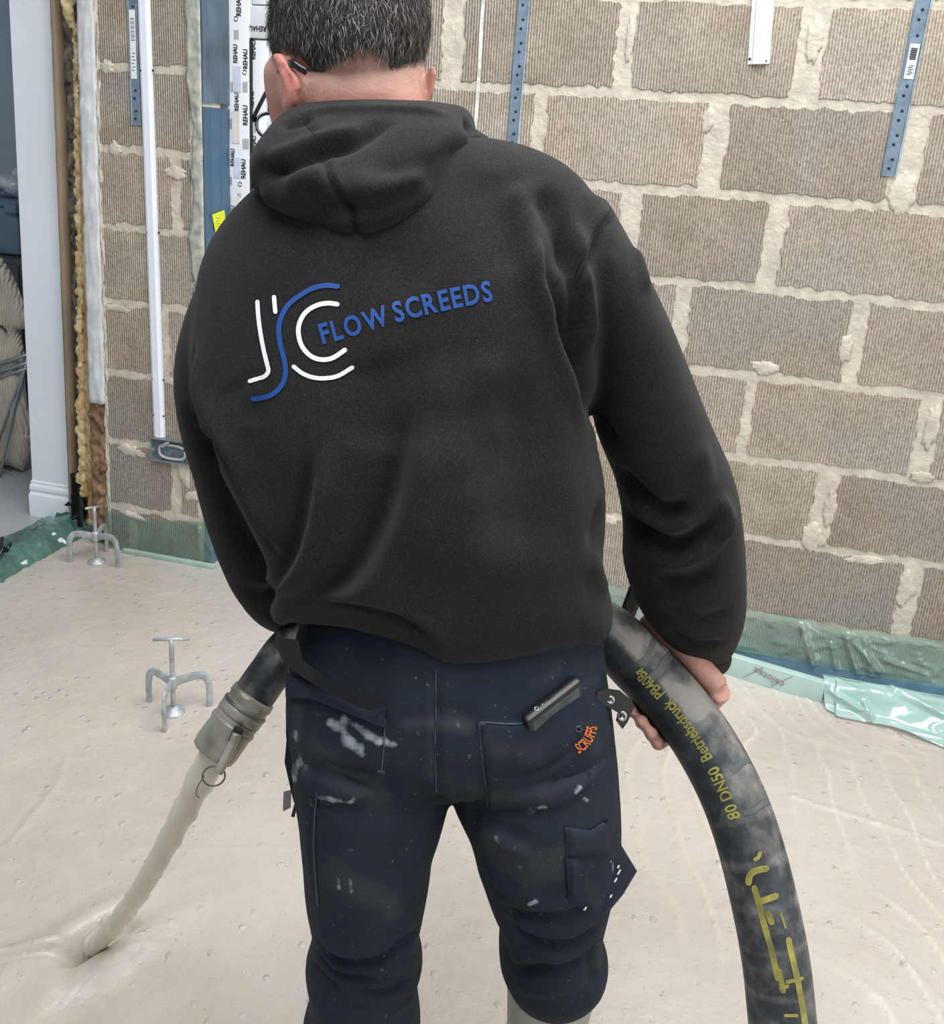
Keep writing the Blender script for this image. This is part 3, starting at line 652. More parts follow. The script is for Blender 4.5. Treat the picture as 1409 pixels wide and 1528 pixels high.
# ------------------------------------------------------------------ hose path (the hands close on it)
HP = [pd(*q) for q in ((905, 945, 1.18), (955, 993, 1.17), (1000, 1040, 1.155), (1043, 1095, 1.135), (1083, 1165, 1.11), (1112, 1237, 1.09), (1137, 1330, 1.075), (1157, 1430, 1.065), (1168, 1528, 1.06))]
front = [pd(402, 1005, 1.235), pd(436, 962, 1.26), pD(500, 925, 1.19), pD(600, 915, 1.235), pD(720, 905, 1.235), pD(830, 912, 1.15)]
tail = [np.array(q) for q in ((.955, -1.70, .30), (1.0, -1.86, .13), (1.05, -2.15, .042), (1.12, -2.7, .040), (1.3, -3.6, .040))]
HOSE = cat([pd(372, 1048, 1.225)]+front+HP+tail, 14)
HS = seglen(HOSE)
HR = np.interp(np.linspace(0, 1, len(HOSE)), [0, .22, .36, 1], [.0275, .0275, .0375, .0375])
HR = np.where(HS < .16, .0275, np.where(HS > .42, .0375, .0275+(HS-.16)/.26*.01))
hT, hN, hB = frames(HOSE)
def hose_at(px, py):
    x, y = topx(HOSE[:len(HOSE)-70]); i = int(np.argmin((x-px)**2+(y-py)**2)); return i

# ------------------------------------------------------------------ the man
base = np.array([.50, -1.60, 0.0])
man = thing('person', base, 'man seen from behind in black printed hoodie and navy work trousers, gripping the hose', 'person')
fleece = mat('black_fleece', (.0138, .0125, .0120), .93, var=.22, vscale=7, bump=.22, bscale=1400, sheen=.05, spec=.2)
fg = NT(fleece); fn_ = fg.n('TexNoise', Scale=620.0, Detail=2.0); ftc = fg.n('NewGeometry'); fg.l(ftc.outputs['Position'], fn_.inputs['Vector'])
fg.l(fg.mix(1.0, fg.b.inputs['Base Color'].links[0].from_socket, fg.ramp(fn_.outputs['Fac'], [(.34, (.62, .62, .62)), (.52, (1, 1, 1)), (.72, (1.9, 1.85, 1.8))]), 'MULTIPLY'), fg.b.inputs['Base Color'])
def trousers_mat():
    m = mat('navy_canvas', (.014, .021, .036), .85, bump=.16, bscale=900, spec=.25); g = NT(m)
    at = g.n('Attribute', attribute_name='dirt'); gm = g.n('NewGeometry'); n = g.n('TexNoise', Scale=60.0, Detail=6.0); n2 = g.n('TexNoise', Scale=7.0, Detail=4.0)
    n3 = g.n('TexNoise', Scale=190.0, Detail=2.0)
    for q in (n, n2, n3): g.l(gm.outputs['Position'], q.inputs['Vector'])
    sp = g.n('SeparateColor'); g.l(at.outputs['Color'], sp.inputs[0])
    base_ = g.ramp(n2.outputs['Fac'], [(.35, (.0095, .015, .026)), (.7, (.018, .025, .037))])
    def thr(sock, amt):
        a = g.n('Math', operation='MULTIPLY_ADD'); g.l(n.outputs['Fac'], a.inputs[0]); a.inputs[1].default_value = amt; g.l(sock, a.inputs[2]); b = g.n('Math', operation='SUBTRACT'); g.l(a.outputs[0], b.inputs[0]); b.inputs[1].default_value = amt*.62
        return b.outputs[0]
    dust = g.ramp(thr(sp.outputs[1], .8), [(.12, (0, 0, 0)), (1.0, (.7, .7, .7))]); c = g.mix(dust, base_, (.054, .058, .060))
    wh = g.ramp(thr(sp.outputs[0], 2.0), [(.18, (0, 0, 0)), (.95, (.95, .95, .95))]); c = g.mix(wh, c, (.42, .50, .54))
    sk = g.ramp(n3.outputs['Fac'], [(.70, (0, 0, 0)), (.74, (.5, .5, .5))]); c = g.mix(sk, c, (.12, .13, .13))
    g.l(c, g.b.inputs['Base Color']); return m
navy = trousers_mat()
skin = mat('skin', (.50, .285, .225), .5, var=.10, vscale=40, bump=.2, bscale=300, sss=.12); 
sg = NT(skin); atn = sg.n('Attribute', attribute_name='flush'); sg.l(sg.mix(atn.outputs['Fac'], sg.b.inputs['Base Color'].links[0].from_socket, (.62, .20, .17)), sg.b.inputs['Base Color'])

torso_rows = [(455, 268, 690, 212, 1.10, .055), (385, 322, 790, 250, 1.075, .085), (318, 392, 880, 290, 1.045, .11), (296, 470, 915, 400, 1.015, .122), (292, 560, 895, 520, .995, .128),
              (306, 640, 889, 640, .978, .13), (345, 715, 902, 715, .966, .13), (385, 790, 904, 780, .956, .128), (408, 850, 900, 835, .95, .124), (406, 893, 912, 893, .945, .118), (425, 922, 914, 920, .945, .106), (448, 938, 900, 944, .945, .092)]
larm_rows = [(305, 425, 430, 400, 1.045, .062), (277, 480, 400, 480, 1.035, .066), (264, 545, 385, 560, 1.04, .064), (270, 610, 390, 630, 1.05, .062), (290, 690, 405, 705, 1.065, .06), (310, 765, 425, 780, 1.08, .058), (336, 835, 440, 840, 1.10, .057), (368, 889, 452, 872, 1.13, .055)]
rarm_rows = [(800, 330, 905, 298, 1.045, .07), (845, 400, 953, 385, 1.03, .075), (864, 480, 995, 468, 1.025, .076), (876, 560, 1030, 555, 1.03, .076), (888, 640, 1065, 640, 1.04, .076), (917, 712, 1096, 715, 1.05, .075), (929, 780, 1109, 790, 1.055, .073), (929, 832, 1113, 850, 1.06, .07), (943, 880, 1113, 908, 1.07, .064), (966, 915, 1104, 945, 1.08, .054), (988, 940, 1090, 975, 1.088, .043)]
larm_fore = [(pD(412, 872, 1.13), .052), (pD(428, 892, 1.18), .050), (pD(465, 905, 1.205), .043), (pD(495, 915, 1.205), .036)]
def shrink(rows, k, kb):
    o = []
    for a, b, c, d, D, t in rows: mx, my = (a+c)/2, (b+d)/2; o.append((mx+(a-mx)*k, my+(b-my)*k, mx+(c-mx)*k, my+(d-my)*k, D, t*kb))
    return o
lf = np.array([q for q, _ in larm_fore]); lfr = [r for _, r in larm_fore]
HV, HF = fuse([rowtube(torso_rows, ex=.86), rowtube(larm_rows), rowtube(rarm_rows), tube(cat(lf, 4), cat(np.array(lfr)[:, None], 4)[:, 0], 20)], .0046, 7, .6)
strokes = [
 # right arm pit and shoulder folds
 ([(882, 628), (859, 560), (830, 473), (813, 416), (808, 375), (795, 330)], .012, .013, 'o'), ([(850, 318), (853, 373), (861, 430), (868, 488), (862, 545)], .012, .012, 'o'), ([(836, 440), (848, 500), (866, 560), (884, 620)], .012, .013, 'v'),
 ([(800, 275), (822, 320), (840, 372), (846, 420)], .008, .017, 'v'), ([(762, 262), (785, 320), (800, 370), (806, 420)], .006, .018, 'r'), ([(735, 250), (760, 330), (775, 420)], .004, .025, 'v'),
 ([(917, 314), (893, 350), (873, 392), (862, 418)], .0035, .004, 'v'), ([(909, 309), (886, 345), (866, 388)], .002, .005, 'r'),
 ([(935, 340), (955, 395), (968, 440)], .004, .010, 'r'), ([(906, 365), (910, 420), (905, 480)], .003, .010, 'r'), ([(876, 600), (905, 640), (930, 690)], .005, .014, 'v'),
 ([(655, 520), (662, 600), (655, 700), (640, 780), (600, 850)], .006, .035, 'r'), ([(560, 520), (575, 600), (565, 680)], .005, .035, 'v'), ([(730, 540), (760, 640), (765, 740), (750, 840)], .005, .04, 'v'), ([(690, 620), (705, 720), (700, 820), (690, 900)], .004, .03, 'r'),
 # right sleeve elbow folds
 ([(918, 690), (945, 730), (985, 765), (1045, 755)], .010, .013, 'v'), ([(930, 772), (965, 800), (1005, 818), (1060, 795), (1085, 765)], .011, .014, 'v'), ([(935, 750), (990, 785), (1050, 775)], .006, .012, 'r'),
 ([(955, 830), (1000, 838), (1050, 822), (1080, 790), (1098, 750)], .007, .010, 'r'), ([(1075, 735), (1080, 770), (1068, 810)], .006, .009, 'r'), ([(970, 860), (1020, 868), (1075, 850)], .006, .012, 'v'),
 ([(1040, 660), (1052, 700), (1050, 740)], .004, .014, 'r'), ([(985, 900), (1040, 925), (1095, 915)], .005, .010, 'v'), ([(990, 935), (1030, 962), (1085, 962)], .006, .006, 'v'),
 # left side: arm against the body and swinging folds to the hem
 ([(290, 500), (300, 590), (322, 640), (352, 692), (375, 745), (402, 800), (428, 842)], .014, .015, 'o'), ([(283, 560), (300, 640), (330, 715), (365, 790), (400, 840)], .007, .016, 'v'),
 ([(275, 600), (300, 655), (325, 700)], .006, .010, 'v'),
 ([(468, 660), (469, 720), (460, 780), (445, 830), (408, 888)], .011, .015, 'o'),
 ([(618, 600), (612, 660), (604, 715), (588, 770), (560, 828), (520, 880), (460, 915)], .013, .024, 'o'),
 ([(345, 856), (380, 862), (410, 866)], .005, .009, 'r'), ([(360, 878), (395, 884), (418, 886)], .006, .010, 'v'),
 ([(350, 560), (365, 600), (372, 640)], .004, .02, 'v'), ([(380, 560), (350, 640)], .003, .02, 'r'),
 # hem
 ([(470, 920), (540, 935), (600, 955), (640, 972), (652, 990)], .006, .008, 'v'), ([(500, 905), (570, 925), (640, 955), (665, 985)], .004, .010, 'r'),
 ([(870, 850), (888, 800), (900, 745)], .005, .012, 'v'), ([(870, 800), (890, 855), (905, 900)], .005, .012, 'r'), ([(700, 700), (720, 790), (730, 880)], .003, .03, 'r'), ([(780, 560), (800, 660), (810, 760), (800, 860)], .003, .03, 'v'),
 ([(720, 520), (735, 600), (740, 680)], .003, .02, 'r'), ([(560, 360), (600, 400), (640, 430)], .003, .03, 'v'),
]
HV = sculpt(HV, HF, [(p, h*1.75, w, k) for p, h, w, k in strokes]); HV = relax(HV, HF, 1, .4)
# the hem hangs lower to the right of the spine
hem = np.array([(400, 900), (425, 925), (445, 932), (480, 933), (520, 938), (560, 948), (600, 960), (635, 977), (660, 993), (690, 996), (740, 991), (800, 981), (850, 968), (890, 950), (915, 930), (940, 900)], float)
hx, hy = topx(HV); tor = (hy > 860) & (hx < 925) & ((HV-CAM)@FH < 1.06)
cur = np.interp(hx, np.arange(405, 925, 8)+4, [max([0.0]+list(hy[tor & (hx >= q) & (hx < q+8)])) for q in range(405, 925, 8)])
k = np.clip((hy-860)/np.maximum(cur-860, 1), 0, 1); k = k*k*(3-2*k); near = np.clip((1.0-(HV-CAM)@FH)/.06, 0, 1)
dv = (np.interp(hx, hem[:, 0], hem[:, 1])-cur)*k*tor*near*np.clip((905-hx)/40, 0, 1)*np.clip((hx-408)/25, 0, 1); HV = HV-U_*(dv*((HV-CAM)@F_)/F)[:, None]; HV = relax(HV, HF, 2, .4)
HV = HV+vnorm(HV, HF)*(.0012*fbm(HV*14, 2))[:, None]
hoodie = mk('hoodie', HV, HF, fleece, man); tag(hoodie, 'black fleece hoodie, logo print across the back')
hood_tree = bvh(HV, HF)

# hood lying on the shoulders
hood_out = [(372, 258), (378, 240), (398, 212), (412, 195), (432, 178), (462, 167), (510, 163), (570, 162), (640, 164), (692, 171), (709, 182), (713, 206), (738, 220), (744, 231), (728, 246), (690, 282), (650, 312), (605, 344), (575, 360), (545, 366), (500, 353), (445, 331), (403, 308), (374, 280)]
def hood_pos(x, y):
    D = np.interp(y, [160, 230, 300, 370], [1.075, 1.00, .955, .93])+.0011*np.maximum(0, 400-x)*.55+.0006*np.maximum(0, x-650)
    return pD(x, y, D), np.tile(unit(-F_+.25*U_), (len(x), 1))
nk = pD(560, 205, 1.10); ang = np.arange(24)/24*2*math.pi; nf = unit(.95*FH+.10*ZZ); nl = RH
ring = np.array([nk+nl*.088*math.cos(t)+nf*.075*math.sin(t)-ZZ*.006+ZZ*.0*math.sin(t) for t in ang])
T_ = [ring[i] for i in range(24)]
a12 = np.arange(10)/10*2*math.pi; rr = []
for i in range(24):
    o_ = unit(ring[i]-nk); up_ = np.cross(nl, nf); rr.append(ring[i]+.026*(np.cos(a12)[:, None]*o_+1.1*np.sin(a12)[:, None]*up_))
OV, OF = fuse([shell(hood_out, 7, hood_pos, .05, 48, .45), loft(rr, closed=True), rowtube([(380, 262, 735, 226, 1.045, .04), (420, 300, 690, 262, .99, .05), (480, 335, 620, 318, .96, .04)])], .0036, 5, .55)
OV = sculpt(OV, OF, [(p, h*1.45, w*.85, k) for p, h, w, k in [
 ([(377, 252), (398, 258), (430, 246), (470, 226), (520, 212), (560, 190), (600, 178)], .011, .012, 'v'), ([(390, 240), (430, 228), (470, 212), (530, 196), (560, 182)], .006, .012, 'r'),
 ([(418, 192), (440, 182), (470, 176)], .006, .008, 'v'), ([(432, 170), (500, 165), (600, 164), (680, 172)], .004, .006, 'r'), ([(460, 184), (470, 200)], .004, .005, 'v'),
 ([(482, 220), (487, 250), (499, 280), (515, 308), (523, 318), (532, 345), (543, 362)], .005, .0045, 'v'), ([(490, 225), (500, 268), (520, 306)], .003, .006, 'r'),
 ([(450, 318), (500, 316), (560, 312), (620, 288), (680, 252)], .006, .016, 'v'), ([(470, 338), (540, 328), (600, 312), (660, 280)], .004, .014, 'r'),
 ([(540, 262), (600, 250), (650, 240), (705, 226)], .005, .016, 'v'), ([(510, 285), (580, 280), (650, 258)], .004, .018, 'r'),
 ([(698, 178), (704, 196), (715, 214)], .006, .008, 'v'), ([(385, 290), (420, 300), (470, 300)], .004, .014, 'r'), ([(420, 275), (460, 262), (500, 262)], .005, .014, 'r')]])
OV = relax(OV, OF, 1, .35)
hood = mk('hood', OV, OF, fleece, hoodie); tag(hood, 'black hood bunched behind the neck')
# ribbed cuff
cuffrows = [(984, 934, 1092, 970, 1.084, .045), (996, 951, 1091, 983, 1.088, .041), (1008, 968, 1080, 993, 1.092, .036)]
mk('cuff', *rowtube(cuffrows, 6, 36), mat('black_rib_knit', (.012, .011, .011), .95, bump=.5, bscale=260), hoodie)

# stitched seams
sm_ = mat('black_seam', (.0045, .004, .004), .9)
for pts in ([(917, 316), (893, 352), (873, 394), (862, 419)], [(911, 311), (887, 347), (867, 389), (858, 412)]):
    v, fc = ribbon(pts, 1.8, 8); mk('seam', oncloth(hood_tree, v, .0010), fc, sm_, hoodie)
ht_ = bvh(OV, OF)
for pts in ([(480, 219), (487, 250), (499, 280), (515, 308), (523, 318), (532, 345), (542, 360)], [(458, 186), (464, 194), (470, 201)]):
    v, fc = ribbon(pts, 1.8, 8); mk('seam', oncloth(ht_, v, .0010), fc, sm_, hoodie)

# ---- prints on the back
white_p = mat('white_print', (.82, .83, .85), .6); blue_p = mat('blue_print', (.006, .062, .28), .6)
Z4 = lambda pts: [(240+x/3.5225, 280+y/3.5225) for x, y in pts]
J = {'w': [([(511, 600), (516, 680), (528, 770), (545, 860), (562, 930), (568, 965), (548, 992), (510, 1005), (470, 1018)], 4.2), ([(598, 575), (601, 615), (605, 655)], 4.2),
           ([(930, 614), (880, 608), (820, 620), (765, 655), (732, 710), (726, 770), (745, 835), (790, 885), (845, 904), (905, 895), (970, 853)], 4.6), ([(700, 940), (745, 975), (800, 997), (860, 1002), (930, 990), (1008, 944)], 4.2)],
     'b': [([(932, 520), (870, 515), (800, 530), (730, 570), (670, 620), (632, 690), (622, 750), (632, 830), (650, 900), (658, 970), (640, 1035), (590, 1085), (540, 1103), (487, 1110)], 4.6)]}
def cut2d(V2, Fc): return V2, Fc
for key, m_, lab in (('w', white_p, 'white logo strokes'), ('b', blue_p, 'blue S shaped logo stroke')):
    for pts, w in J[key]:
        v, fc = ribbon(Z4(pts), w*1.5 if key == 'w' else w*1.6, 5); tag(mk('logo_stroke', oncloth(hood_tree, v, .0010), fc, m_, hoodie, False), lab)
# lettering along a gently rising baseline
bl = cat([(482, 513), (530, 500), (575, 486), (620, 473), (680, 459), (742, 447)], 10); bs = seglen(bl)
word = 'FLOW SCREEDS'
def letters(k):
    mb = MB(); x = 0.0
    for ch in word:
        if ch == ' ': x += 6*k; continue
        v, fc = text2d(ch, .14, .028); v0 = v[:, 0].min(); cw = 25*k; q = x+(v[:, 0]-v0)*cw; s = np.clip(q, 0, bs[-1]); bx = np.interp(s, bs, bl[:, 0])+(q-s); by = np.interp(s, bs, bl[:, 1])
        tx = np.interp(s, bs, np.gradient(bl[:, 0], bs)); ty = np.interp(s, bs, np.gradient(bl[:, 1], bs)); h = v[:, 1]*29.5
        mb.add(np.stack([bx+ty*h, by-tx*h], 1), fc); x += (v[:, 0].max()-v0)*cw+4.2*k
    return mb, x
mb, x = letters(1.0); mb, x = letters((bs[-1]-2)/x)
v2, fc = mb.get(); tag(mk('lettering', oncloth(hood_tree, v2, .0010), fc, blue_p, hoodie, False), 'blue lettering reading FLOW SCREEDS')

# ---- trousers
pel = [(452, 915, 895, 915, .955, .10), (440, 960, 900, 955, .945, .108), (432, 1010, 906, 1005, .935, .115), (429, 1070, 914, 1065, .925, .118), (432, 1105, 918, 1100, .92, .104), (438, 1135, 918, 1130, .92, .075)]
lleg = [(434, 1110, 672, 1130, .915, .10), (440, 1170, 672, 1185, .905, .098), (449, 1225, 663, 1225, .90, .095), (454, 1280, 646, 1280, .90, .09), (459, 1330, 639, 1330, .90, .088), (468, 1375, 630, 1375, .90, .084), (464, 1405, 625, 1405, .90, .083), (457, 1432, 631, 1440, .90, .084), (464, 1475, 622, 1470, .90, .08), (452, 1525, 629, 1525, .90, .08)]
rleg = [(672, 1130, 919, 1110, .915, .10), (674, 1185, 924, 1170, .905, .098), (700, 1240, 927, 1225, .90, .095), (714, 1290, 924, 1280, .90, .09), (730, 1335, 912, 1330, .90, .087), (746, 1368, 902, 1370, .90, .083), (744, 1400, 899, 1402, .90, .082), (746, 1430, 907, 1428, .90, .08), (757, 1456, 905, 1448, .90, .068), (766, 1474, 890, 1466, .90, .052)]
# the left leg runs on below the frame down to the boot
lk = pD(541, 1525, .90); lkr = .5*np.linalg.norm(pD(452, 1525, .9)-pD(629, 1525, .9)); ld = unit(pD(541, 1525, .9)-pD(545, 1400, .9))
lowl = [(lk, .058), (lk+ld*.06, .058), (lk+ld*.12, .054)]
TV, TF = fuse([rowtube(pel, ex=.9), rowtube(lleg), rowtube(rleg), tube(cat(np.array([q for q, _ in lowl]), 4), cat(np.array([[r] for _, r in lowl]), 4)[:, 0], 20)], .0036, 6, .55)
TV = sculpt(TV, TF, [
 ([(651, 1000), (650, 1060), (649, 1120), (651, 1185)], .0045, .005, 'v'), ([(642, 1010), (640, 1090), (640, 1180)], .002, .006, 'r'),
 ([(600, 1185), (640, 1192), (668, 1200)], .006, .012, 'v'), ([(490, 1205), (560, 1213), (620, 1204), (665, 1190)], .006, .012, 'v'), ([(680, 1195), (720, 1206), (790, 1216), (850, 1208)], .006, .012, 'v'), ([(690, 1215), (740, 1240), (800, 1252)], .005, .012, 'v'),
 ([(700, 1228), (760, 1262), (815, 1285)], .005, .010, 'r'), ([(720, 1290), (770, 1330), (830, 1345)], .006, .012, 'r'),
 # behind the left knee
 ([(470, 1395), (490, 1425), (520, 1440), (560, 1436), (600, 1412), (630, 1385)], .012, .009, 'v'), ([(475, 1380), (500, 1418), (550, 1420), (600, 1395)], .005, .012, 'r'),
 ([(468, 1420), (495, 1452), (530, 1462), (570, 1459)], .008, .007, 'v'), ([(480, 1440), (540, 1450), (600, 1442), (630, 1425)], .005, .008, 'r'), ([(462, 1440), (490, 1470), (515, 1486)], .008, .007, 'v'), ([(520, 1482), (570, 1480), (615, 1462)], .009, .007, 'v'), ([(530, 1470), (580, 1468), (620, 1450)], .005, .007, 'r'),
 ([(480, 1500), (540, 1510), (600, 1505)], .005, .010, 'v'), ([(596, 1492), (606, 1496), (616, 1490)], .006, .006, 'v'),
 # behind the right knee
 ([(745, 1352), (790, 1365), (840, 1366), (885, 1362)], .010, .008, 'v'), ([(735, 1330), (760, 1350), (810, 1358), (870, 1352)], .005, .010, 'r'), ([(750, 1372), (790, 1402), (835, 1412), (880, 1395), (897, 1375)], .011, .008, 'v'), ([(760, 1370), (800, 1388), (850, 1392), (890, 1378)], .005, .009, 'r'),
 ([(765, 1445), (810, 1448), (860, 1442), (890, 1410)], .009, .008, 'v'), ([(760, 1425), (810, 1430), (860, 1425)], .006, .010, 'r'), ([(765, 1400), (800, 1430), (830, 1440)], .004, .008, 'v'), ([(770, 1475), (820, 1478), (880, 1462)], .005, .008, 'r'), ([(895, 1395), (880, 1440), (895, 1470)], .006, .008, 'v'),
 # seat creases round the pockets, left hip
 ([(445, 1125), (500, 1150), (560, 1180)], .004, .010, 'v'), ([(640, 1060), (690, 1064), (720, 1070)], .003, .010, 'v'), ([(470, 1180), (462, 1250), (468, 1330), (475, 1360)], .003, .004, 'v')])
tpx, tpy = topx(TV); tN = vnorm(TV, TF); face = (tN*unit(TV-CAM)).sum(1) < .05
pocketR = [(716, 1078), (770, 1080), (800, 1078), (850, 1045), (872, 1020), (893, 1010), (908, 1090), (905, 1140), (880, 1170), (860, 1185), (840, 1200), (730, 1204), (722, 1140)]
pocketL = [(430, 1010), (480, 1035), (530, 1055), (574, 1075), (572, 1155), (545, 1190), (490, 1198), (460, 1180), (436, 1120)]
flapR = [(844, 1236), (880, 1230), (925, 1210), (930, 1260), (925, 1330), (900, 1360), (850, 1340)]
for poly, t in ((pocketR, .0045), (pocketL, .0055)):
    d = pdist(poly, tpx, tpy); k = np.clip(d/5+.5, 0, 1)*face; TV = TV+tN*(k*t)[:, None]
TV = sculpt(TV, TF, [([(728, 1160), (780, 1158), (808, 1150), (840, 1132), (862, 1112)], .0045, .0042, 'v'), ([(474, 1130), (510, 1148), (560, 1154)], .005, .005, 'v'), ([(720, 1082), (723, 1130), (730, 1200)], .002, .0035, 'v')])
TV = TV+vnorm(TV, TF)*(.0009*fbm(TV*22, 2))[:, None]
tro = mk('trousers', TV, TF, navy, man); tag(tro, 'dusty navy work trousers smeared with pale paint')
# dirt: pale paint streaks (red channel) and dust (green channel), stuck where the cloth shows them
tpx, tpy = topx(TV); wh = np.zeros(len(TV)); du = np.zeros(len(TV))
def streak(arr, pts, w, a):
    P = resample(pts, 14); d = np.full(len(TV), 1e9)
    for x, y in P: d = np.minimum(d, np.hypot(tpx-x, tpy-y))
    np.maximum(arr, a*np.exp(-(d/w)**2), out=arr)
for q in [([(494, 1078), (520, 1100), (540, 1128)], 9, .95), ([(515, 1072), (545, 1095), (585, 1110)], 8, .95), ([(565, 1105), (588, 1110)], 7, 1.0), ([(440, 1095), (447, 1130), (440, 1160)], 7, .75), ([(475, 1188), (500, 1195), (525, 1196)], 5, .85), ([(430, 1150), (434, 1160)], 6, .8), ([(790, 1350), (800, 1345)], 3, .9), ([(915, 1290), (922, 1310)], 4, .85),
          ([(806, 1204), (814, 1204)], 4, .95), ([(860, 1182), (866, 1176)], 4, .9), ([(872, 1192), (876, 1194)], 4, .9), ([(505, 1310), (506, 1325)], 4, .6), ([(523, 1312), (524, 1330)], 4, .7), ([(740, 1250), (752, 1270)], 6, .6), ([(718, 1080), (724, 1080)], 4, .8), ([(540, 1392), (546, 1396)], 4, .6), ([(565, 1152), (575, 1153)], 3, .8), ([(770, 1290), (780, 1300)], 7, .55)]: streak(wh, *q)
for q in [([(610, 1080), (650, 1080), (700, 1085)], 14, .8), ([(500, 1300), (540, 1330), (580, 1350)], 26, .75), ([(740, 1260), (790, 1300), (830, 1290)], 30, .8), ([(470, 1120), (520, 1170), (560, 1190)], 28, .7), ([(740, 1190), (820, 1190)], 18, .55), ([(440, 1060), (450, 1150)], 16, .6), ([(730, 1110), (800, 1130)], 25, .45), ([(640, 1150), (700, 1170)], 24, .4), ([(860, 1300), (890, 1340)], 20, .5), ([(800, 1020), (830, 1000)], 16, .35), ([(870, 1080), (890, 1120)], 18, .45)]: streak(du, *q)
ca = tro.data.color_attributes.new('dirt', 'FLOAT_COLOR', 'POINT'); ca.data.foreach_set('color', np.stack([wh, du, 0*wh, 1+0*wh], 1).astype(np.float32).ravel())
ttree = bvh(TV, TF)
def cpos(off, tree=ttree):
    def f(x, y):
        P = oncloth(tree, np.stack([x, y], 1), off); return P, np.tile(unit(-F_+.35*ZZ), (len(x), 1))
    return f
def panel(name, poly, g, off, T, m=navy, fn=None, par=tro, label=None, Rr=None):
    o = mk(name, *shell(poly, g, fn or cpos(off), T, Rr), m, par); autosmooth(o, 50)
    if label: tag(o, label)
    return o
# cargo pocket standing off the right thigh
def cargo(x, y):
    P = oncloth(ttree, np.stack([np.minimum(x, 915), y], 1), .003); k = np.maximum(x-880, 0)
    D = np.interp(x, [840, 900, 950], [.815, .84, .885]); Q = pD(x, y, D); w = np.clip((x-850)/40, 0, 1)[:, None]
    return P*(1-w)+Q*w, np.tile(unit(-F_+.3*ZZ), (len(x), 1))
panel('cargo_pocket', [(843, 1278), (868, 1276), (892, 1266), (928, 1262), (951, 1300), (930, 1335), (906, 1364), (872, 1358), (848, 1340)], 7, 0, .006, fn=cargo, Rr=9)
panel('tool_pocket', [(842, 1232), (880, 1238), (905, 1222), (910, 1270), (888, 1276), (846, 1278)], 6, .0015, .0045, Rr=8)
# spots of white on the cargo pocket
sp_m = mat('white_paint_spot', (.72, .74, .76), .6)
cp = bvh(*shell([(843, 1278), (868, 1276), (892, 1266), (928, 1262), (951, 1300), (930, 1335), (906, 1364), (872, 1358), (848, 1340)], 7, cargo, .005))
for x, y, L in [(922, 1300, 6), (917, 1312, 5), (921, 1292, 3), (910, 1336, 3), (909, 1285, 2), (872, 1354, 3)]:
    v, fc = ribbon([(x-L*.3, y+L*.5), (x, y), (x+L*.3, y-L*.5)], 2.6, 3); mk('paint_spot', oncloth(cp, v, .0018), fc, sp_m, tro, False)
# holster pocket gaping at the left hip, with its flap and hanging tab
def gape(x, y):
    D = np.interp(x, [405, 430, 470, 530, 580], [.93, .885, .835, .812, .808]); return pD(x, y, D), np.tile(unit(-F_+.3*ZZ), (len(x), 1))
panel('holster_pocket_lip', [(410, 960), (414, 942), (419, 941), (424, 952), (446, 955), (452, 985), (500, 1022), (545, 1036), (578, 1040), (580, 1050), (548, 1058), (500, 1040), (455, 1012), (425, 990)], 6, 0, .004, fn=gape, m=mat('dark_navy_lining', (.004, .0055, .010), .9))
panel('holster_pocket', [(432, 1005), (456, 1014), (500, 1042), (545, 1060), (578, 1052), (574, 1085), (520, 1062), (470, 1042), (436, 1040)], 6, .004, .004)
panel('hip_panel', [(436, 1030), (445, 1100), (442, 1160), (446, 1182), (440, 1196), (436, 1180), (426, 1135), (430, 1090)], 6, .0, .005, fn=lambda x, y: (pD(x, y, .885+0*x), np.tile(-F_, (len(x), 1))))
panel('side_tab', [(424, 1181), (435, 1178), (434, 1204), (423, 1209)], 5, 0, .003, fn=lambda x, y: (pD(x, y, .89+0*x), np.tile(-F_, (len(x), 1))), m=mat('grey_tab', (.18, .18, .21), .6), label='small grey fabric label tab')
panel('side_strap', [(446, 1176), (449, 1184), (440, 1218), (435, 1217)], 5, 0, .003, fn=lambda x, y: (pD(x, y, .885+0*x), np.tile(-F_, (len(x), 1))), m=mat('dark_strap', (.012, .013, .018), .7))
# seams
stitch = mat('navy_seam', (.03, .045, .07), .7)
for pts in ([(717, 1079), (721, 1130), (730, 1202)], [(574, 1068), (572, 1110), (568, 1152)], [(651, 1000), (650, 1080), (652, 1180)], [(718, 1079), (770, 1081), (796, 1079)], [(844, 1234), (846, 1280), (849, 1340)], [(474, 1182), (470, 1260), (476, 1350)]):
    v, fc = ribbon(pts, 2.0, 8); mk('seam', oncloth(ttree, v, .0016), fc, stitch, tro)
# orange maker's mark on the right pocket
org = mat('orange_thread', (.72, .16, .025), .7); v, fc = text2d('SCRUFFS', .3, .015)
an = 1.15+(.03-1.15)*v[:, 0]/v[:, 0].max(); rd = 45-15*v[:, 1]; v2 = np.stack([843+rd*np.cos(an), 1082+rd*np.sin(an)], 1)
tag(mk('maker_mark', oncloth(ttree, v2, .0025), fc, org, tro, False), 'orange embroidered maker mark')
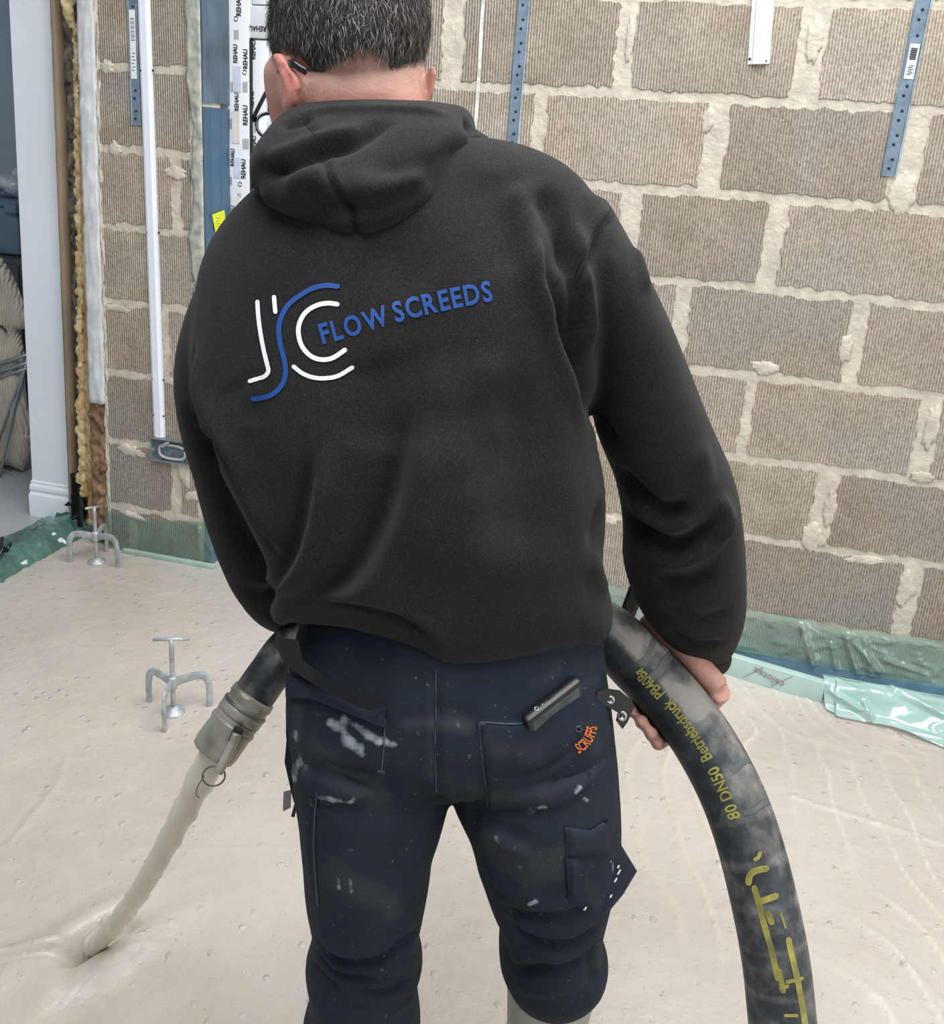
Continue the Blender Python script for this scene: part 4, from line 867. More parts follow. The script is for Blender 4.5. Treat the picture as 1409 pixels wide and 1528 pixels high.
# hammer strap with two eyelets
blk = mat('black_leather', (.006, .006, .008), .45, bump=.2, bscale=120)
strapD = lambda x, y: (pD(x, y, np.interp(x, [888, 945], [.875, .905])), np.tile(-F_, (len(x), 1)))
st_poly = [(890, 1030), (905, 1027), (925, 1030), (942, 1044), (946, 1052), (936, 1075), (928, 1086), (919, 1074), (924, 1063), (905, 1052), (890, 1052)]
hs = panel('hammer_strap', st_poly, 5, 0, .005, fn=strapD, m=blk, label='black hammer loop strap with metal eyelets')
for x, y, r in ((910, 1042, .0045), (927, 1066, .0055)):
    c, nn_ = strapD(np.array([float(x)]), np.array([float(y)])); ax = basis(-F_); a = np.arange(16)/16*2*math.pi
    mk('eyelet', *lathe(c[0]-F_*.005, ax, [(r*.5, 0), (r, 0), (r*1.05, .001), (r*.75, .002), (r*.5, .001), (r*.5, 0)], 16), mat('eyelet_steel', (.55, .57, .6), .3, metal=.9), hs)
mk('rivet', *lathe(hit(ttree, 863, 1088)[0], basis(-F_), [(.0015, 0), (.0042, .0006), (.0042, .002), (.0018, .0026), (.0015, 0)], 14), mat('navy_rivet', (.05, .06, .08), .35, metal=.6), tro)

# ---- boots
rub = mat('grey_green_rubber', (.30, .31, .26), .4, var=.15, vscale=20, bump=.1, bscale=60)
def boot(top, r, floor_xy):
    f = np.array([*floor_xy, 0.0]); out = FH; rings = []
    for k, t in enumerate(np.linspace(0, 1, 9)):
        c = top*(1-t)+(f+ZZ*.09)*t; rr_ = r*(1-.28*math.sin(min(1, t*1.1)*1.6)*.9); a = np.arange(24)/24*2*math.pi
        rings.append(c+rr_*(np.cos(a)[:, None]*RH+1.12*np.sin(a)[:, None]*FH))
    shaft = loft(rings); foot = []
    for s, w_, h in ((-.075, .030, .05), (-.06, .038, .085), (-.02, .042, .11), (.04, .043, .095), (.10, .047, .07), (.15, .044, .055), (.19, .03, .04), (.205, .012, .02)):
        a = np.arange(18)/18*2*math.pi; z = np.sin(a)*h/2+h/2-.012; foot.append(f+FH*s+np.cos(a)[:, None]*w_*RH*(1-.15*(np.sin(a)[:, None] > 0))+z[:, None]*ZZ)
    return fuse([shaft, loft(foot)], .0055, 4)
rt = pD(825, 1452, .90); rr0 = .5*np.linalg.norm(pD(757, 1492, .9)-pD(893, 1488, .9))
BV, BF = boot(rt, rr0*1.0, (rt+FH*.03)[:2]); mk('boot', BV, BF, rub, man)
BV, BF = boot(lk+ld*.05, rr0, (lk+FH*.04-RH*.01)[:2]); mk('boot', BV, BF, rub, man)

# ---- head, hands and body
yaw, pit, rol = math.radians(24), math.radians(40), math.radians(-3)
hf = FH*math.cos(yaw)-RH*math.sin(yaw); hr = np.cross(hf, ZZ); hf2 = hf*math.cos(pit)-ZZ*math.sin(pit); hu = np.cross(hr, hf2)
hr2 = hr*math.cos(rol)+hu*math.sin(rol); hu2 = np.cross(hr2, hf2); HA = np.array([hr2, hf2, hu2])
hc = pD(521, 40, 1.125)
hp = lambda x, y, z: hc+np.array([x, y, z])@HA
def el(x, y, z, *r): return ellipsoid(hp(x, y, z), HA, r)
ear_poly = [(360+x/9.55, 60+y/9.55) for x, y in [(455, 250), (470, 200), (520, 172), (575, 180), (630, 235), (690, 330), (760, 430), (820, 520), (850, 640), (850, 850), (820, 960), (740, 1060), (690, 1120), (640, 1070), (605, 960), (612, 800), (590, 640), (555, 500), (510, 380), (468, 300)]]
earD = lambda x, y: (pD(x, y, np.interp(y, [80, 180], [1.030, 1.035])+.0009*(452-x)), np.tile(unit(-F_-.5*R_), (len(x), 1)))
earR = [(640, 98), (645, 96), (650, 104), (651, 116), (649, 130), (646, 146), (640, 160), (634, 160), (635, 140), (636, 115)]
parts = [el(0, 0, 0, .083, .106, .094), el(0, .045, -.052, .075, .060, .080), el(0, .082, -.115, .030, .026, .024), el(0, .03, -.085, .068, .06, .05), el(0, .112, -.052, .013, .020, .016), el(0, .100, -.03, .011, .016, .03), el(0, .095, -.085, .024, .014, .009),
         el(-.03, .092, -.004, .024, .012, .008), el(.03, .092, -.004, .024, .012, .008),
         rowtube([(470, 60, 628, 60, 1.13, .062), (458, 120, 636, 116, 1.115, .066), (450, 165, 640, 160, 1.10, .068), (440, 220, 660, 210, 1.095, .066), (450, 290, 660, 260, 1.08, .06)]),
         rowtube([(425, 62, 480, 62, 1.15, .03), (399, 92, 480, 92, 1.155, .05), (396, 118, 480, 118, 1.158, .052), (401, 150, 480, 150, 1.165, .05), (412, 208, 480, 208, 1.175, .04)]),
         shell(ear_poly, 4, earD, .009, 12, 1.6), shell(earR, 4, lambda x, y: (pD(x, y, 1.09+0*x), np.tile(unit(-F_+.5*R_), (len(x), 1))), .009, 8, .8),
         rowtube(shrink(torso_rows[1:], .78, .74)), rowtube(shrink(larm_rows, .55, .6)), rowtube(shrink(rarm_rows, .5, .55)), rowtube(shrink(pel, .8, .75)), rowtube(shrink(lleg, .72, .72)), rowtube(shrink(rleg, .72, .72)),
         tube(cat(np.array([q for q, _ in larm_fore]), 4), .028, 14)]
# right hand closed round the hose from its far side
iH = hose_at(1000, 1040); rad = HR[iH]
def on_hose(ds, phi, out):
    """point beside the hose: ds along it (positive = downhill), phi 0 = upper right edge as seen, 90 = far side, 180 = lower left edge"""
    i = int(np.clip(np.searchsorted(HS, HS[iH]+ds), 1, len(HOSE)-2)); T = hT[i]; Wd = unit(F_-T*(F_@T)); Up = unit(np.cross(Wd, T)); Up = Up if Up@U_+.8*(Up@R_) > 0 else -Up
    return HOSE[i]+out*(math.cos(phi)*Up+math.sin(phi)*Wd)
dg = math.radians; fr_ = .0092
fingers = []
for k, (ds, end) in enumerate(((-.036, 196), (-.015, 205), (.006, 203), (.025, 190))):
    pts = [on_hose(ds*.9+.01, dg(a), rad+fr_*(1.25 if a < 60 else 1.0)) for a in (35, 62, 90, 118, 146, 170, end-8, end)]
    r_ = np.array([.0112, .0106, .0098, .0098, .0092, .0090, .0084, .0066])
    fingers.append(tube(cat(np.array(pts), 3), cat(r_[:, None], 3)[:, 0], 12))
thumb = tube(cat(np.array([on_hose(.025, dg(20), rad+.018), on_hose(-.01, dg(15), rad+.016), on_hose(-.045, dg(18), rad+.013), on_hose(-.07, dg(24), rad+.011), on_hose(-.088, dg(28), rad+.0105)]), 4), cat(np.array([[.016], [.0145], [.0115], [.0105], [.0075]]), 4)[:, 0], 12)
w0 = pD(1042, 958, 1.09); w1_ = on_hose(.035, dg(8), rad+.030); w2_ = on_hose(.02, dg(30), rad+.020)
wrist = tube(cat(np.array([pD(1040, 915, 1.075), w0, pD(1045, 992, 1.103), pD(1042, 1022, 1.095), on_hose(.022, dg(45), rad+.014)]), 5), cat(np.array([[.034], [.028], [.0255], [.023], [.016]]), 5)[:, 0], 16)
palm = [tube(cat(np.array([on_hose(d, dg(a), rad+o) for a, o in ((16, .016), (34, .016), (57, .013), (80, .010))]), 4), .0145, 12) for d in (-.026, -.008, .010, .028)]
# left hand, under the other end of the hose
iL = hose_at(515, 918); lh = HOSE[iL]; lT = hT[iL]; lw = unit(np.cross(lT, ZZ)); lhand = []
for k, ds in enumerate((-.03, -.01, .01, .03)):
    c = lh+lT*ds; r0 = HR[iL]+.0095; lhand.append(tube(np.array([c+r0*(math.cos(t)*ZZ*-1+math.sin(t)*FH) for t in np.linspace(-1.5, 2.0, 9)]), np.linspace(.0105, .008, 9), 10))
lhand.append(ellipsoid(lh-FH*(HR[iL]+.014)-ZZ*.012, np.array([lT, np.cross(lT, FH), FH]), (.044, .03, .014))); lhand.append(tube(np.array([lh-FH*.05+lT*.03, lh+lT*.052-FH*.02+ZZ*.03, lh+lT*.045+FH*.012+ZZ*(HR[iL]+.006)]), [.013, .011, .008], 10))
SV, SF = fuse(parts+fingers+[thumb, wrist]+palm+lhand, .0036, 2, .5)
px_, py_ = topx(SV); ed = pdist(ear_poly, px_, py_); SN = vnorm(SV, SF)
SV = sculpt(SV, SF, [([(449, 130), (450, 150), (448, 165)], .005, .004, 'v'), ([(417, 92), (428, 112), (436, 135)], .003, .004, 'v'), ([(480, 155), (540, 152), (600, 150)], .0018, .005, 'v')])
body = mk('body', SV, SF, skin, man)
fl = np.clip(.5+ed/8, 0, 1)*.75; fl = np.maximum(fl, .45*np.clip(.5+pdist(earR, px_, py_)/6, 0, 1)); fl = np.maximum(fl, .30*np.clip((py_-120)/30, 0, 1)*(py_ < 260)); fl[py_ > 400] = .16
ca = body.data.color_attributes.new('flush', 'FLOAT_COLOR', 'POINT'); ca.data.foreach_set('color', np.stack([fl]*3+[1+0*fl], 1).astype(np.float32).ravel())
# fingernails on the tips that show
nail = mat('nail', (.62, .38, .32), .3)
# eyes and brows on the face
eye = mat('eye_white', (.8, .8, .78), .2)
for s in (-1, 1):
    mk('eye', *ellipsoid(hp(s*.031, .088, -.02), HA, (.013, .012, .010), 14, 10), eye, man)
# hair: scalp cap plus short strands
hl = np.array([(380, 112), (398, 112), (408, 96), (420, 82), (432, 84), (456, 98), (465, 113), (483, 124), (507, 121), (534, 123), (560, 141), (587, 131), (617, 128), (630, 142), (637, 118), (641, 92), (700, 90)], float)
def hairy(P, slack=0.0):
    x, y = topx(P); loc = (P-hc)@HA.T; vis = (loc@(HA@(CAM-hc))) > 0
    a = y < np.interp(x, hl[:, 0], hl[:, 1])+slack; fwd = loc[:, 1] > .055; hi_ = loc[:, 2] > .028+.5*(loc[:, 1]-.055)
    return np.where(fwd, hi_ & (loc[:, 1] < .095), a & (loc[:, 2] > -.085))
hv, hf_ = ellipsoid(hc, HA, (.0865, .110, .0985), 72, 48); keep = hairy(hv); hf_ = [f for f in hf_ if all(keep[i] for i in f)]
hair_cap = mat('hair_scalp', (.030, .025, .022), .8, col2=(.075, .065, .06), vscale=60, stretch=(1, 1, .4), bump=.8, bscale=160)
hair = mk('hair', hv, hf_, hair_cap, man); tag(hair, 'short dark hair flecked with grey')
ns = 15000; u = rng.normal(size=(ns*2, 3)); u = unit(u); P = hc+(u*np.array([.0855, .109, .0975]))@HA; k = hairy(P, -1.0+rng.normal(size=len(P))*4); P = P[k][:ns]; u = u[k][:ns]
N_ = unit((u/np.array([.0855, .109, .0975]))@HA); crown = unit(np.array([.15, -.45, .9]))@HA; flow = N_-crown*1.0; flow = unit(flow-N_*(flow*N_).sum(1)[:, None]); sw = unit(np.cross(N_, flow))
flow = unit(flow+sw*(rng.normal(size=len(P))*.35+.25)[:, None]-.12*ZZ)
x, y = topx(P); fade = np.clip((np.interp(x, hl[:, 0], hl[:, 1])-y)/45, .22, 1); L = (.008+.009*rng.random(len(P)))*fade; lift = .30+.35*rng.random(len(P))
W_ = .00042; A = P; B_ = P+(N_*lift[:, None]*1.0+flow*.8)*(L*.5)[:, None]; C2 = B_+(N_*lift[:, None]*.35+flow)*(L*.55)[:, None]; wv = sw*W_
SVx = np.stack([A-wv, A+wv, B_-wv*.9, B_+wv*.9, C2], 1).reshape(-1, 3); i5 = np.arange(len(P))*5
SFx = [(a, a+1, a+3, a+2) for a in i5]+[(a+2, a+3, a+4) for a in i5]
hm = mat('hair_strand', (.06, .05, .045), .45); hg = NT(hm); ha = hg.n('Attribute', attribute_name='tone'); hg.l(ha.outputs['Color'], hg.b.inputs['Base Color'])
hs_ = mk('hair_strands', SVx, SFx, hm, hair, False); tag(hs_, None, None, None, 'stuff')
tone = np.where(rng.random(len(P)) < .19, .22+.24*rng.random(len(P)), .028+.05*rng.random(len(P))); tone = np.where((y > 85) & (rng.random(len(P)) < .8), np.minimum(tone, .07), tone); tn = np.repeat(tone, 5)
ca = hs_.data.color_attributes.new('tone', 'FLOAT_COLOR', 'POINT'); ca.data.foreach_set('color', np.stack([tn, tn*.93, tn*.90, 1+0*tn], 1).astype(np.float32).ravel())
# glasses
gfr = mat('dark_glasses_frame', (.012, .008, .012), .25)
gr = pD(378, 176, 1.205); gla = mk('glasses', *tube(cat(np.array([pD(458, 107, 1.034), pD(447, 101, 1.036), pD(434, 94, 1.045), pD(419, 104, 1.10), pD(398, 137, 1.17), gr]), 5), .0026, 8, flat=1.5), gfr, man); tag(gla, 'dark framed glasses')
lc = gr+hr2*.030-hu2*.012-hf2*.002; a = np.arange(32)/32*2*math.pi
def rim(c): return np.array([c+hr2*.027*np.sign(math.cos(t))*abs(math.cos(t))**.8+hu2*.021*np.sign(math.sin(t))*abs(math.sin(t))**.8 for t in a])
for c in (lc, lc+hr2*.068):
    rg = rim(c); ad = np.arange(8)/8*2*math.pi; ring_ = []
    for i in range(32): o_ = unit(rg[i]-c); ring_.append(rg[i]+.0022*(np.cos(ad)[:, None]*o_+np.sin(ad)[:, None]*hf2))
    mk('rim', *loft(ring_, closed=True), gfr, gla)
    lm = mat('spectacle_lens', (.75, .9, .97), .03); lm.node_tree.nodes['Principled BSDF'].inputs['Alpha'].default_value = .3
    mk('lens', np.vstack([rim(c)*.98+c*.02, rim(c)*.98+c*.02+hf2*.0012]), [tuple(range(32)), tuple(range(63, 31, -1))], lm, gla, False)
mk('bridge', *tube(np.array([lc+hr2*.027, lc+hr2*.034+hu2*.006, lc+hr2*.041]), .002, 8), gfr, gla)
mk('temple', *tube(np.array([lc+hr2*.095+hu2*.012, lc+hr2*.115-hf2*.05+hu2*.02, lc+hr2*.122-hf2*.11+hu2*.028]), .0024, 8), gfr, gla)
mk('hinge', *ellipsoid(gr, HA, (.004, .004, .006), 10, 8), gfr, gla)

# ------------------------------------------------------------------ the hose
def hose_mat():
    m = mat('dusty_black_hose', (.02, .024, .03), .55, bump=.3, bscale=90); g = NT(m); gm = g.n('NewGeometry')
    n = g.n('TexNoise', Scale=30.0, Detail=6.0, Roughness=.62); n2 = g.n('TexNoise', Scale=5.0, Detail=3.0); 
    for q in (n, n2): g.l(gm.outputs['Position'], q.inputs['Vector'])
    at = g.n('Attribute', attribute_name='dust'); a = g.n('Math', operation='MULTIPLY_ADD'); g.l(at.outputs['Fac'], a.inputs[0]); a.inputs[1].default_value = .75; g.l(n.outputs['Fac'], a.inputs[2])
    c = g.ramp(a.outputs[0], [(.46, (.010, .015, .021)), (.66, (.03, .036, .042)), (.88, (.13, .125, .12)), (1.2, (.22, .205, .185))]); g.l(c, g.b.inputs['Base Color']); return m
hose = thing('screed_hose', (1.05, -2.15, 0), 'thick dusty black pump hose curving round the man to its nozzle', 'hose')
i1 = int(np.searchsorted(HS, .0)); hv, hf_ = tube(HOSE, HR, 28)
hv = np.asarray(hv); tb = mk('hose_tube', hv, hf_, hose_mat(), hose)
n_ = len(HOSE); Cd = unit(CAM-HOSE); Cd = unit(Cd-hT*(Cd*hT).sum(1)[:, None]); Sd = np.cross(hT, Cd); Sd = Sd*np.sign(Sd@R_)[:, None]
al = np.arctan2(((hv-np.repeat(HOSE, 28, 0))*np.repeat(Sd, 28, 0)).sum(1), ((hv-np.repeat(HOSE, 28, 0))*np.repeat(Cd, 28, 0)).sum(1)); hx, hy = topx(hv)
ss = np.repeat(HS, 28); s950 = HS[hose_at(1095, 1190)]
upper = np.clip((s950-ss)/.12+.5, 0, 1)                     # the upper run is caked with dust on its upper side, a clean stripe carries the print
dust = upper*np.where(al > -.02, .42+.75*fbm(hv*26, 3)+.12*np.sin(al*2), .06)+(1-upper)*(.22+.30*np.clip(abs(al)-.75, 0, 1)+.16*(np.sin(ss*140) > .8))
dust = np.where((hx < 480), .40+.9*fbm(hv*22+4, 3), dust)
ca = tb.data.color_attributes.new('dust', 'FLOAT_COLOR', 'POINT'); ca.data.foreach_set('color', np.stack([dust]*3+[1+0*dust], 1).astype(np.float32).ravel())
yel = mat('yellow_hose_print', (.15, .145, .045), .7, col2=(.36, .325, .06), vscale=60)
def hose_pt(s, a, off):
    P = np.stack([np.interp(s, HS, HOSE[:, k]) for k in range(3)], 1); C_ = unit(np.stack([np.interp(s, HS, Cd[:, k]) for k in range(3)], 1)); S_ = unit(np.stack([np.interp(s, HS, Sd[:, k]) for k in range(3)], 1)); r = np.interp(s, HS, HR)+off
    return P+r[:, None]*(np.cos(a)[:, None]*C_+np.sin(a)[:, None]*S_)
sA = HS[hose_at(1100, 1214)]; sB = HS[hose_at(948, 985)]; v, fc = text2d('80 DN50  Betriebsdruck  PB40Bar', .35, .022); kx = (sA-sB)/v[:, 0].max()
tag(mk('hose_lettering', hose_pt(sA-v[:, 0]*kx, -.20-(v[:, 1]-.5)*.0135/.0375, .0006), fc, yel, hose, False), 'yellow pressure rating printed along the hose')
htree = BVHTree.FromPolygons([tuple(v) for v in hv], hf_)
Z8 = lambda pts: [(860+x/2.098, 800+y/2.098) for x, y in pts]
mb = MB()
for pts, w in (([(576, 990), (570, 1005), (560, 1012)], 6), ([(540, 1085), (545, 1060), (565, 1046), (595, 1040)], 10), ([(558, 1100), (572, 1150), (590, 1220), (610, 1290), (632, 1385)], 9), ([(575, 1145), (600, 1135), (625, 1126)], 10), ([(636, 1360), (644, 1400), (648, 1425)], 8), ([(640, 1415), (662, 1408)], 6), ([(664, 1262), (674, 1310), (688, 1370), (700, 1430), (722, 1560)], 9), ([(660, 1395), (682, 1390), (706, 1384)], 6), ([(600, 1180), (605, 1190), (612, 1210)], 9), ([(655, 1500), (690, 1500)], 5), ([(640, 1180), (655, 1225)], 3)):
    v, fc = ribbon(Z8(pts), w, 5); mb.add(oncloth(htree, v, .0006), fc)
tag(mk('hose_marking', *mb.get(), yel, hose, False), 'worn yellow band marking on the hose')
# tape bands and scuffs round the hose
tape = mat('grey_tape', (.085, .09, .092), .6, var=.3, vscale=30)
for px, py, a0, a1, w in ((975, 1005, -.1, 1.2, .010), (1090, 1150, .3, 1.3, .006), (1112, 1205, .1, 1.3, .005), (945, 975, 0, 1.3, .008)):
    s0 = HS[hose_at(px, py)]; aa = np.linspace(a0, a1, 14); v = np.concatenate([hose_pt(np.full(14, s0+d)+.0015*np.sin(aa*5), aa, .0005) for d in (-w/2, w/2)]); mk('tape_band', v, [(i, i+1, 15+i, 14+i) for i in range(13)], tape, hose)
# coupling at the mouth
mz = mat('cement_caked_steel', (.20, .195, .155), .42, metal=.3, col2=(.62, .58, .49), vscale=16, bump=.4, bscale=80); mzd = mat('dark_worn_steel', (.10, .105, .11), .4, metal=.6, col2=(.26, .25, .22), vscale=22)
c0 = HOSE[0]; ax_d = unit(pd(331, 1103, 1.218)-pd(398, 1010, 1.234)); AX = basis(ax_d)
mk('ferrule', *lathe(c0-ax_d*.012, AX, [(.0278, 0), (.0300, .001), (.0305, .010), (.0288, .012), (.0288, .020), (.0308, .022), (.0308, .034), (.020, .035), (.020, .0)], 36), mz, hose)
cpl = mk('coupling', *lathe(c0+ax_d*.022, AX, [(.0262, 0), (.0300, .001), (.0300, .008), (.0318, .010), (.0318, .014), (.0300, .018), (.0305, .030), (.0305, .045), (.0290, .054), (.0265, .056), (.0235, .050), (.0225, .010), (.0225, .0)], 40), mz, hose); autosmooth(cpl, 35); tag(cpl, 'cement caked metal coupling')
mk('collar', *lathe(c0+ax_d*.006, AX, [(.0290, 0), (.0312, .001), (.0312, .004), (.029, .005)], 36), mzd, hose)
pl = np.array([pd(354, 1094, 1.185), pd(346, 1112, 1.183), pd(331, 1143, 1.183), pd(326, 1152, 1.183)]); lev = mk('locking_lever', *tube(cat(pl, 4), .0062, 14), mz, hose)
mb = MB(); mb.box(pd(352, 1097, 1.186), .009, .006, .004, np.array([unit(pl[1]-pl[0]), unit(np.cross(F_, pl[1]-pl[0])), F_]), .001); mk('lever_slot', *mb.get(), M['dark'], hose)
rc = pd(319, 1158, 1.182); t = np.arange(30)/30*2*math.pi; rx = unit(R_+.15*F_); mk('pull_ring', *loft([rc+(.0138+.0011*np.cos(q))*0+np.array(0)+((.0138)*(math.cos(a)*rx+math.sin(a)*.9*U_))+.0011*(np.cos(t8)[:, None]*(math.cos(a)*rx+math.sin(a)*U_)+np.sin(t8)[:, None]*F_) for q, a in zip(t, t) for t8 in [np.arange(8)/8*2*math.pi]], closed=True), mzd, lev)
mk('ring_wire', *tube(cat(np.array([pd(305, 1158, 1.183), pd(298, 1168, 1.184), pd(293, 1180, 1.184), pd(294, 1188, 1.184), pd(298, 1190, 1.184)]), 5), .0008, 6), mzd, lev)
# the stream of screed
sp_ = np.array([(372, 1048, 1.058), (338, 1097, 1.046), (318, 1128, 1.05), (286, 1190, 1.085), (250, 1258, 1.13), (212, 1325, 1.185), (182, 1367, 1.235), (150, 1402, 1.275), (138, 1412, 1.285)]); sq = cat(sp_, 10); SP = pD(sq[:, 0], sq[:, 1], sq[:, 2])
sr = np.interp(np.arange(len(SP)), [0, 10, 20, 40, 60, len(SP)-1], [.0205, .0205, .0195, .0165, .0155, .0175]); SP[-1, 2] -= .012
T, N, B = frames(SP); rings = []; a = np.arange(28)/28*2*math.pi; s_ = seglen(SP)
for i in range(len(SP)):
    tw = a+s_[i]*34; k = 1+.06*np.sin(tw*2)+.05*np.sin(tw*3+s_[i]*60)+.04*math.sin(s_[i]*85); k = 1+(k-1)*min(1, s_[i]/.15); rings.append(SP[i]+(sr[i]*k)[:, None]*(np.cos(a)[:, None]*N[i]+np.sin(a)[:, None]*B[i]))
SM = mat('pouring_screed', (.66, .62, .52), .2, var=.06, vscale=30, bump=.15, bscale=40)
solo('screed_stream', *loft(rings), SM, 'smooth twisting stream of wet screed falling from the nozzle', 'screed', base=SP[-1])

# ------------------------------------------------------------------ phone in the back pocket
A_, B2 = hit(ttree, 783, 1066)[0], hit(ttree, 850, 1014)[0]; pw = unit(B2-A_); pn = unit(np.cross(pw, ZZ)); pn = pn if pn@F_ < 0 else -pn
plg = unit(np.cross(pw, pn)); plg = plg if plg[2] < 0 else -plg; tilt = .16; plg2 = unit(plg-pn*tilt); pn2 = unit(np.cross(plg2, pw)); pn2 = pn2 if pn2@F_ < 0 else -pn2
PA = np.array([pw, plg2, pn2]); pc = (A_+B2)/2+pn*.007; pwid = np.linalg.norm(B2-A_)*.5+.004
ph = thing('smartphone', pc, 'black smartphone sticking out of the right back trouser pocket', 'phone')
mb = MB(); mb.box(pc+plg2*.062, pwid+.002, .067, .0065, PA, .004); o = mk('case', *mb.get(), mat('black_phone_case', (.006, .006, .008), .35), ph); autosmooth(o, 30)
mb = MB(); mb.box(pc+plg2*.062+pn2*.0063, pwid-.003, .060, .0008, PA, .0006); mk('back_glass', *mb.get(), mat('dark_green_scratched_glass', (.012, .03, .032), .2, col2=(.05, .08, .08), vscale=50), ph)
ex = pc-plg2*.0042; ea = np.array([pw, pn2, -plg2]); stl = mat('phone_metal', (.45, .42, .42), .3, metal=.9)
mb = MB(); mb.box(ex-pw*.0+0, .0055, .0022, .0006, ea, .0005); mk('charging_port', *mb.get(), stl, ph)
mb = MB(); mb.box(ex, .0040, .0012, .0009, ea); mk('port_slot', *mb.get(), M['dark'], ph)
mk('headphone_jack', *lathe(ex-pw*.019, ea, [(.0012, 0), (.0026, 0), (.0026, .001), (.0015, .001), (.0012, 0)], 16), stl, ph); mk('microphone_hole', *lathe(ex-pw*.0115, ea, [(.0003, 0), (.0012, 0), (.0012, .0008), (.0004, .0008)], 12), stl, ph)
mb = MB(); mb.box(ex+pw*.017, .0055, .0016, .0007, ea, .0006); mk('speaker_grille', *mb.get(), stl, ph)

# ------------------------------------------------------------------ levelling tripods
def zat(P, py):
    lo, hi = -.1, 1.0
    for _ in range(50):
        m_ = (lo+hi)/2
        if topx(np.array([P[0], P[1], m_]))[1] > py: lo = m_
        else: hi = m_
    return lo
def tripod(disc_px, hub_y, top_y, feet, bar, label):
    c = pz(*disc_px); zh = zat(c, hub_y); zt_ = zat(c, top_y); t_ = thing('levelling_tripod', (c[0], c[1], 0), label, 'tripod', 'screed levelling tripods')
    mk('rod', *tube(np.array([[c[0], c[1], z] for z in np.linspace(.012, zt_, 12)]), .0058, 12), M['zinc'], t_)
    b = np.array([bar[0], bar[1], bar[2]]); b = unit(b); mk('handle_bar', *tube(np.array([[c[0], c[1], zt_]-b*.042, [c[0], c[1], zt_]+b*.042]), .0040, 10), M['zinc'], t_)
    mk('hub', *lathe((c[0], c[1], zh-.016), np.eye(3), [(.006, 0), (.0105, .001), (.0115, .006), (.0115, .026), (.0095, .031), (.006, .032)], 20), M['zinc'], t_)
    mk('foot_disc', *lathe((c[0], c[1], -.002), np.eye(3), [(.001, 0), (.026, 0), (.028, .003), (.027, .007), (.019, .010), (.016, .014), (.008, .020), (.001, .020)], 28), M['zinc'], t_)
    for f in feet:
        p = pz(*f); o_ = unit(np.array([p[0]-c[0], p[1]-c[1], 0])); r = math.hypot(p[0]-c[0], p[1]-c[1])
        path = [np.array([c[0], c[1], zh])+o_*.008, np.array([c[0], c[1], zh+.006])+o_*r*.40, np.array([c[0], c[1], zh+.008])+o_*r*.72, np.array([c[0], c[1], zh+.000])+o_*r*.90, np.array([c[0], c[1], zh-.018])+o_*r*.985, np.array([c[0], c[1], zh*.5])+o_*r, np.array([c[0], c[1], -.004])+o_*r]
        P = cat(np.array(path), 5); T = unit(np.gradient(P, axis=0)); S = np.cross(o_, ZZ); Nn = np.cross(T, S); w = np.linspace(.0046, .0042, len(P)); h = np.linspace(.0105, .0072, len(P)); rings = []
        for i in range(len(P)): rings.append(np.array([P[i]+S*w[i]*a+Nn[i]*h[i]*b_ for a, b_ in ((-1, -.6), (-.6, -1), (.6, -1), (1, -.6), (1, .6), (.6, 1), (-.6, 1), (-1, .6))]))
        autosmooth(mk('leg', *loft(rings), M['zinc'], t_), 30)
tripod((259, 1063), 1018, 954, [(223, 1047), (313, 1054), (246, 1091)], R_+.1*F_, 'grey metal levelling tripod standing alone in open screed')
tripod((145, 839), 800, 757, [(105, 839), (176, 847), (160, 823)], .25*R_+F_, 'grey metal levelling tripod beside the green film at the wall corner')

# ------------------------------------------------------------------ fixings on the wall
def wall_axes(x0, y0, x1, y1):
    a, b = pY(x0, y0), pY(x1, y1); L = np.linalg.norm(b-a); d = (b-a)/L; s = np.array([-d[2], 0, d[0]]); s = s if s[0] > 0 else -s
    return a, b, d, s, L                       # top, bottom, downward, sideways
def capping(x0, y0, x1, y1, w, nails, label, ext):
    a, b, d, s, L = wall_axes(x0, y0, x1, y1); a = a-d*ext; L += ext
    t_ = thing('cable_capping', b, label, 'cable capping', 'white cable cappings on the block wall'); h = w/2
    prof = [(-h, -.003), (-h, -.006), (-h*.66, -.0065), (-h*.60, -.013), (-h*.52, -.0145), (h*.52, -.0145), (h*.60, -.013), (h*.66, -.0065), (h, -.006), (h, -.003)]
    rings = [np.array([a+d*q+s*x+np.array([0, y, 0]) for x, y in prof]) for q in np.linspace(0, L, 20)]
    autosmooth(mk('channel', *loft(rings), M['trunk'], t_), 25)
    for x, y in nails:
        c = pY(x, y, -.0065); mk('nail', *lathe(c, basis((0, -1., 0)), [(.0008, -.004), (.003, 0), (.003, .0012), (.0012, .0022), (.0004, .0022)], 10), M['dark'], t_)
capping(216.5, 2, 239.5, 651, .038, [(210.5, 105), (228.5, 105), (220.5, 347), (237, 347), (228.5, 565), (244, 567), (230, 619), (244.5, 621)], 'long white plastic cable capping running down to the metal socket box', .6)
capping(1139, 1, 1132, 96, .050, [(1119, 88), (1143, 91)], 'short white plastic cable capping hanging between two perforated straps', .6)
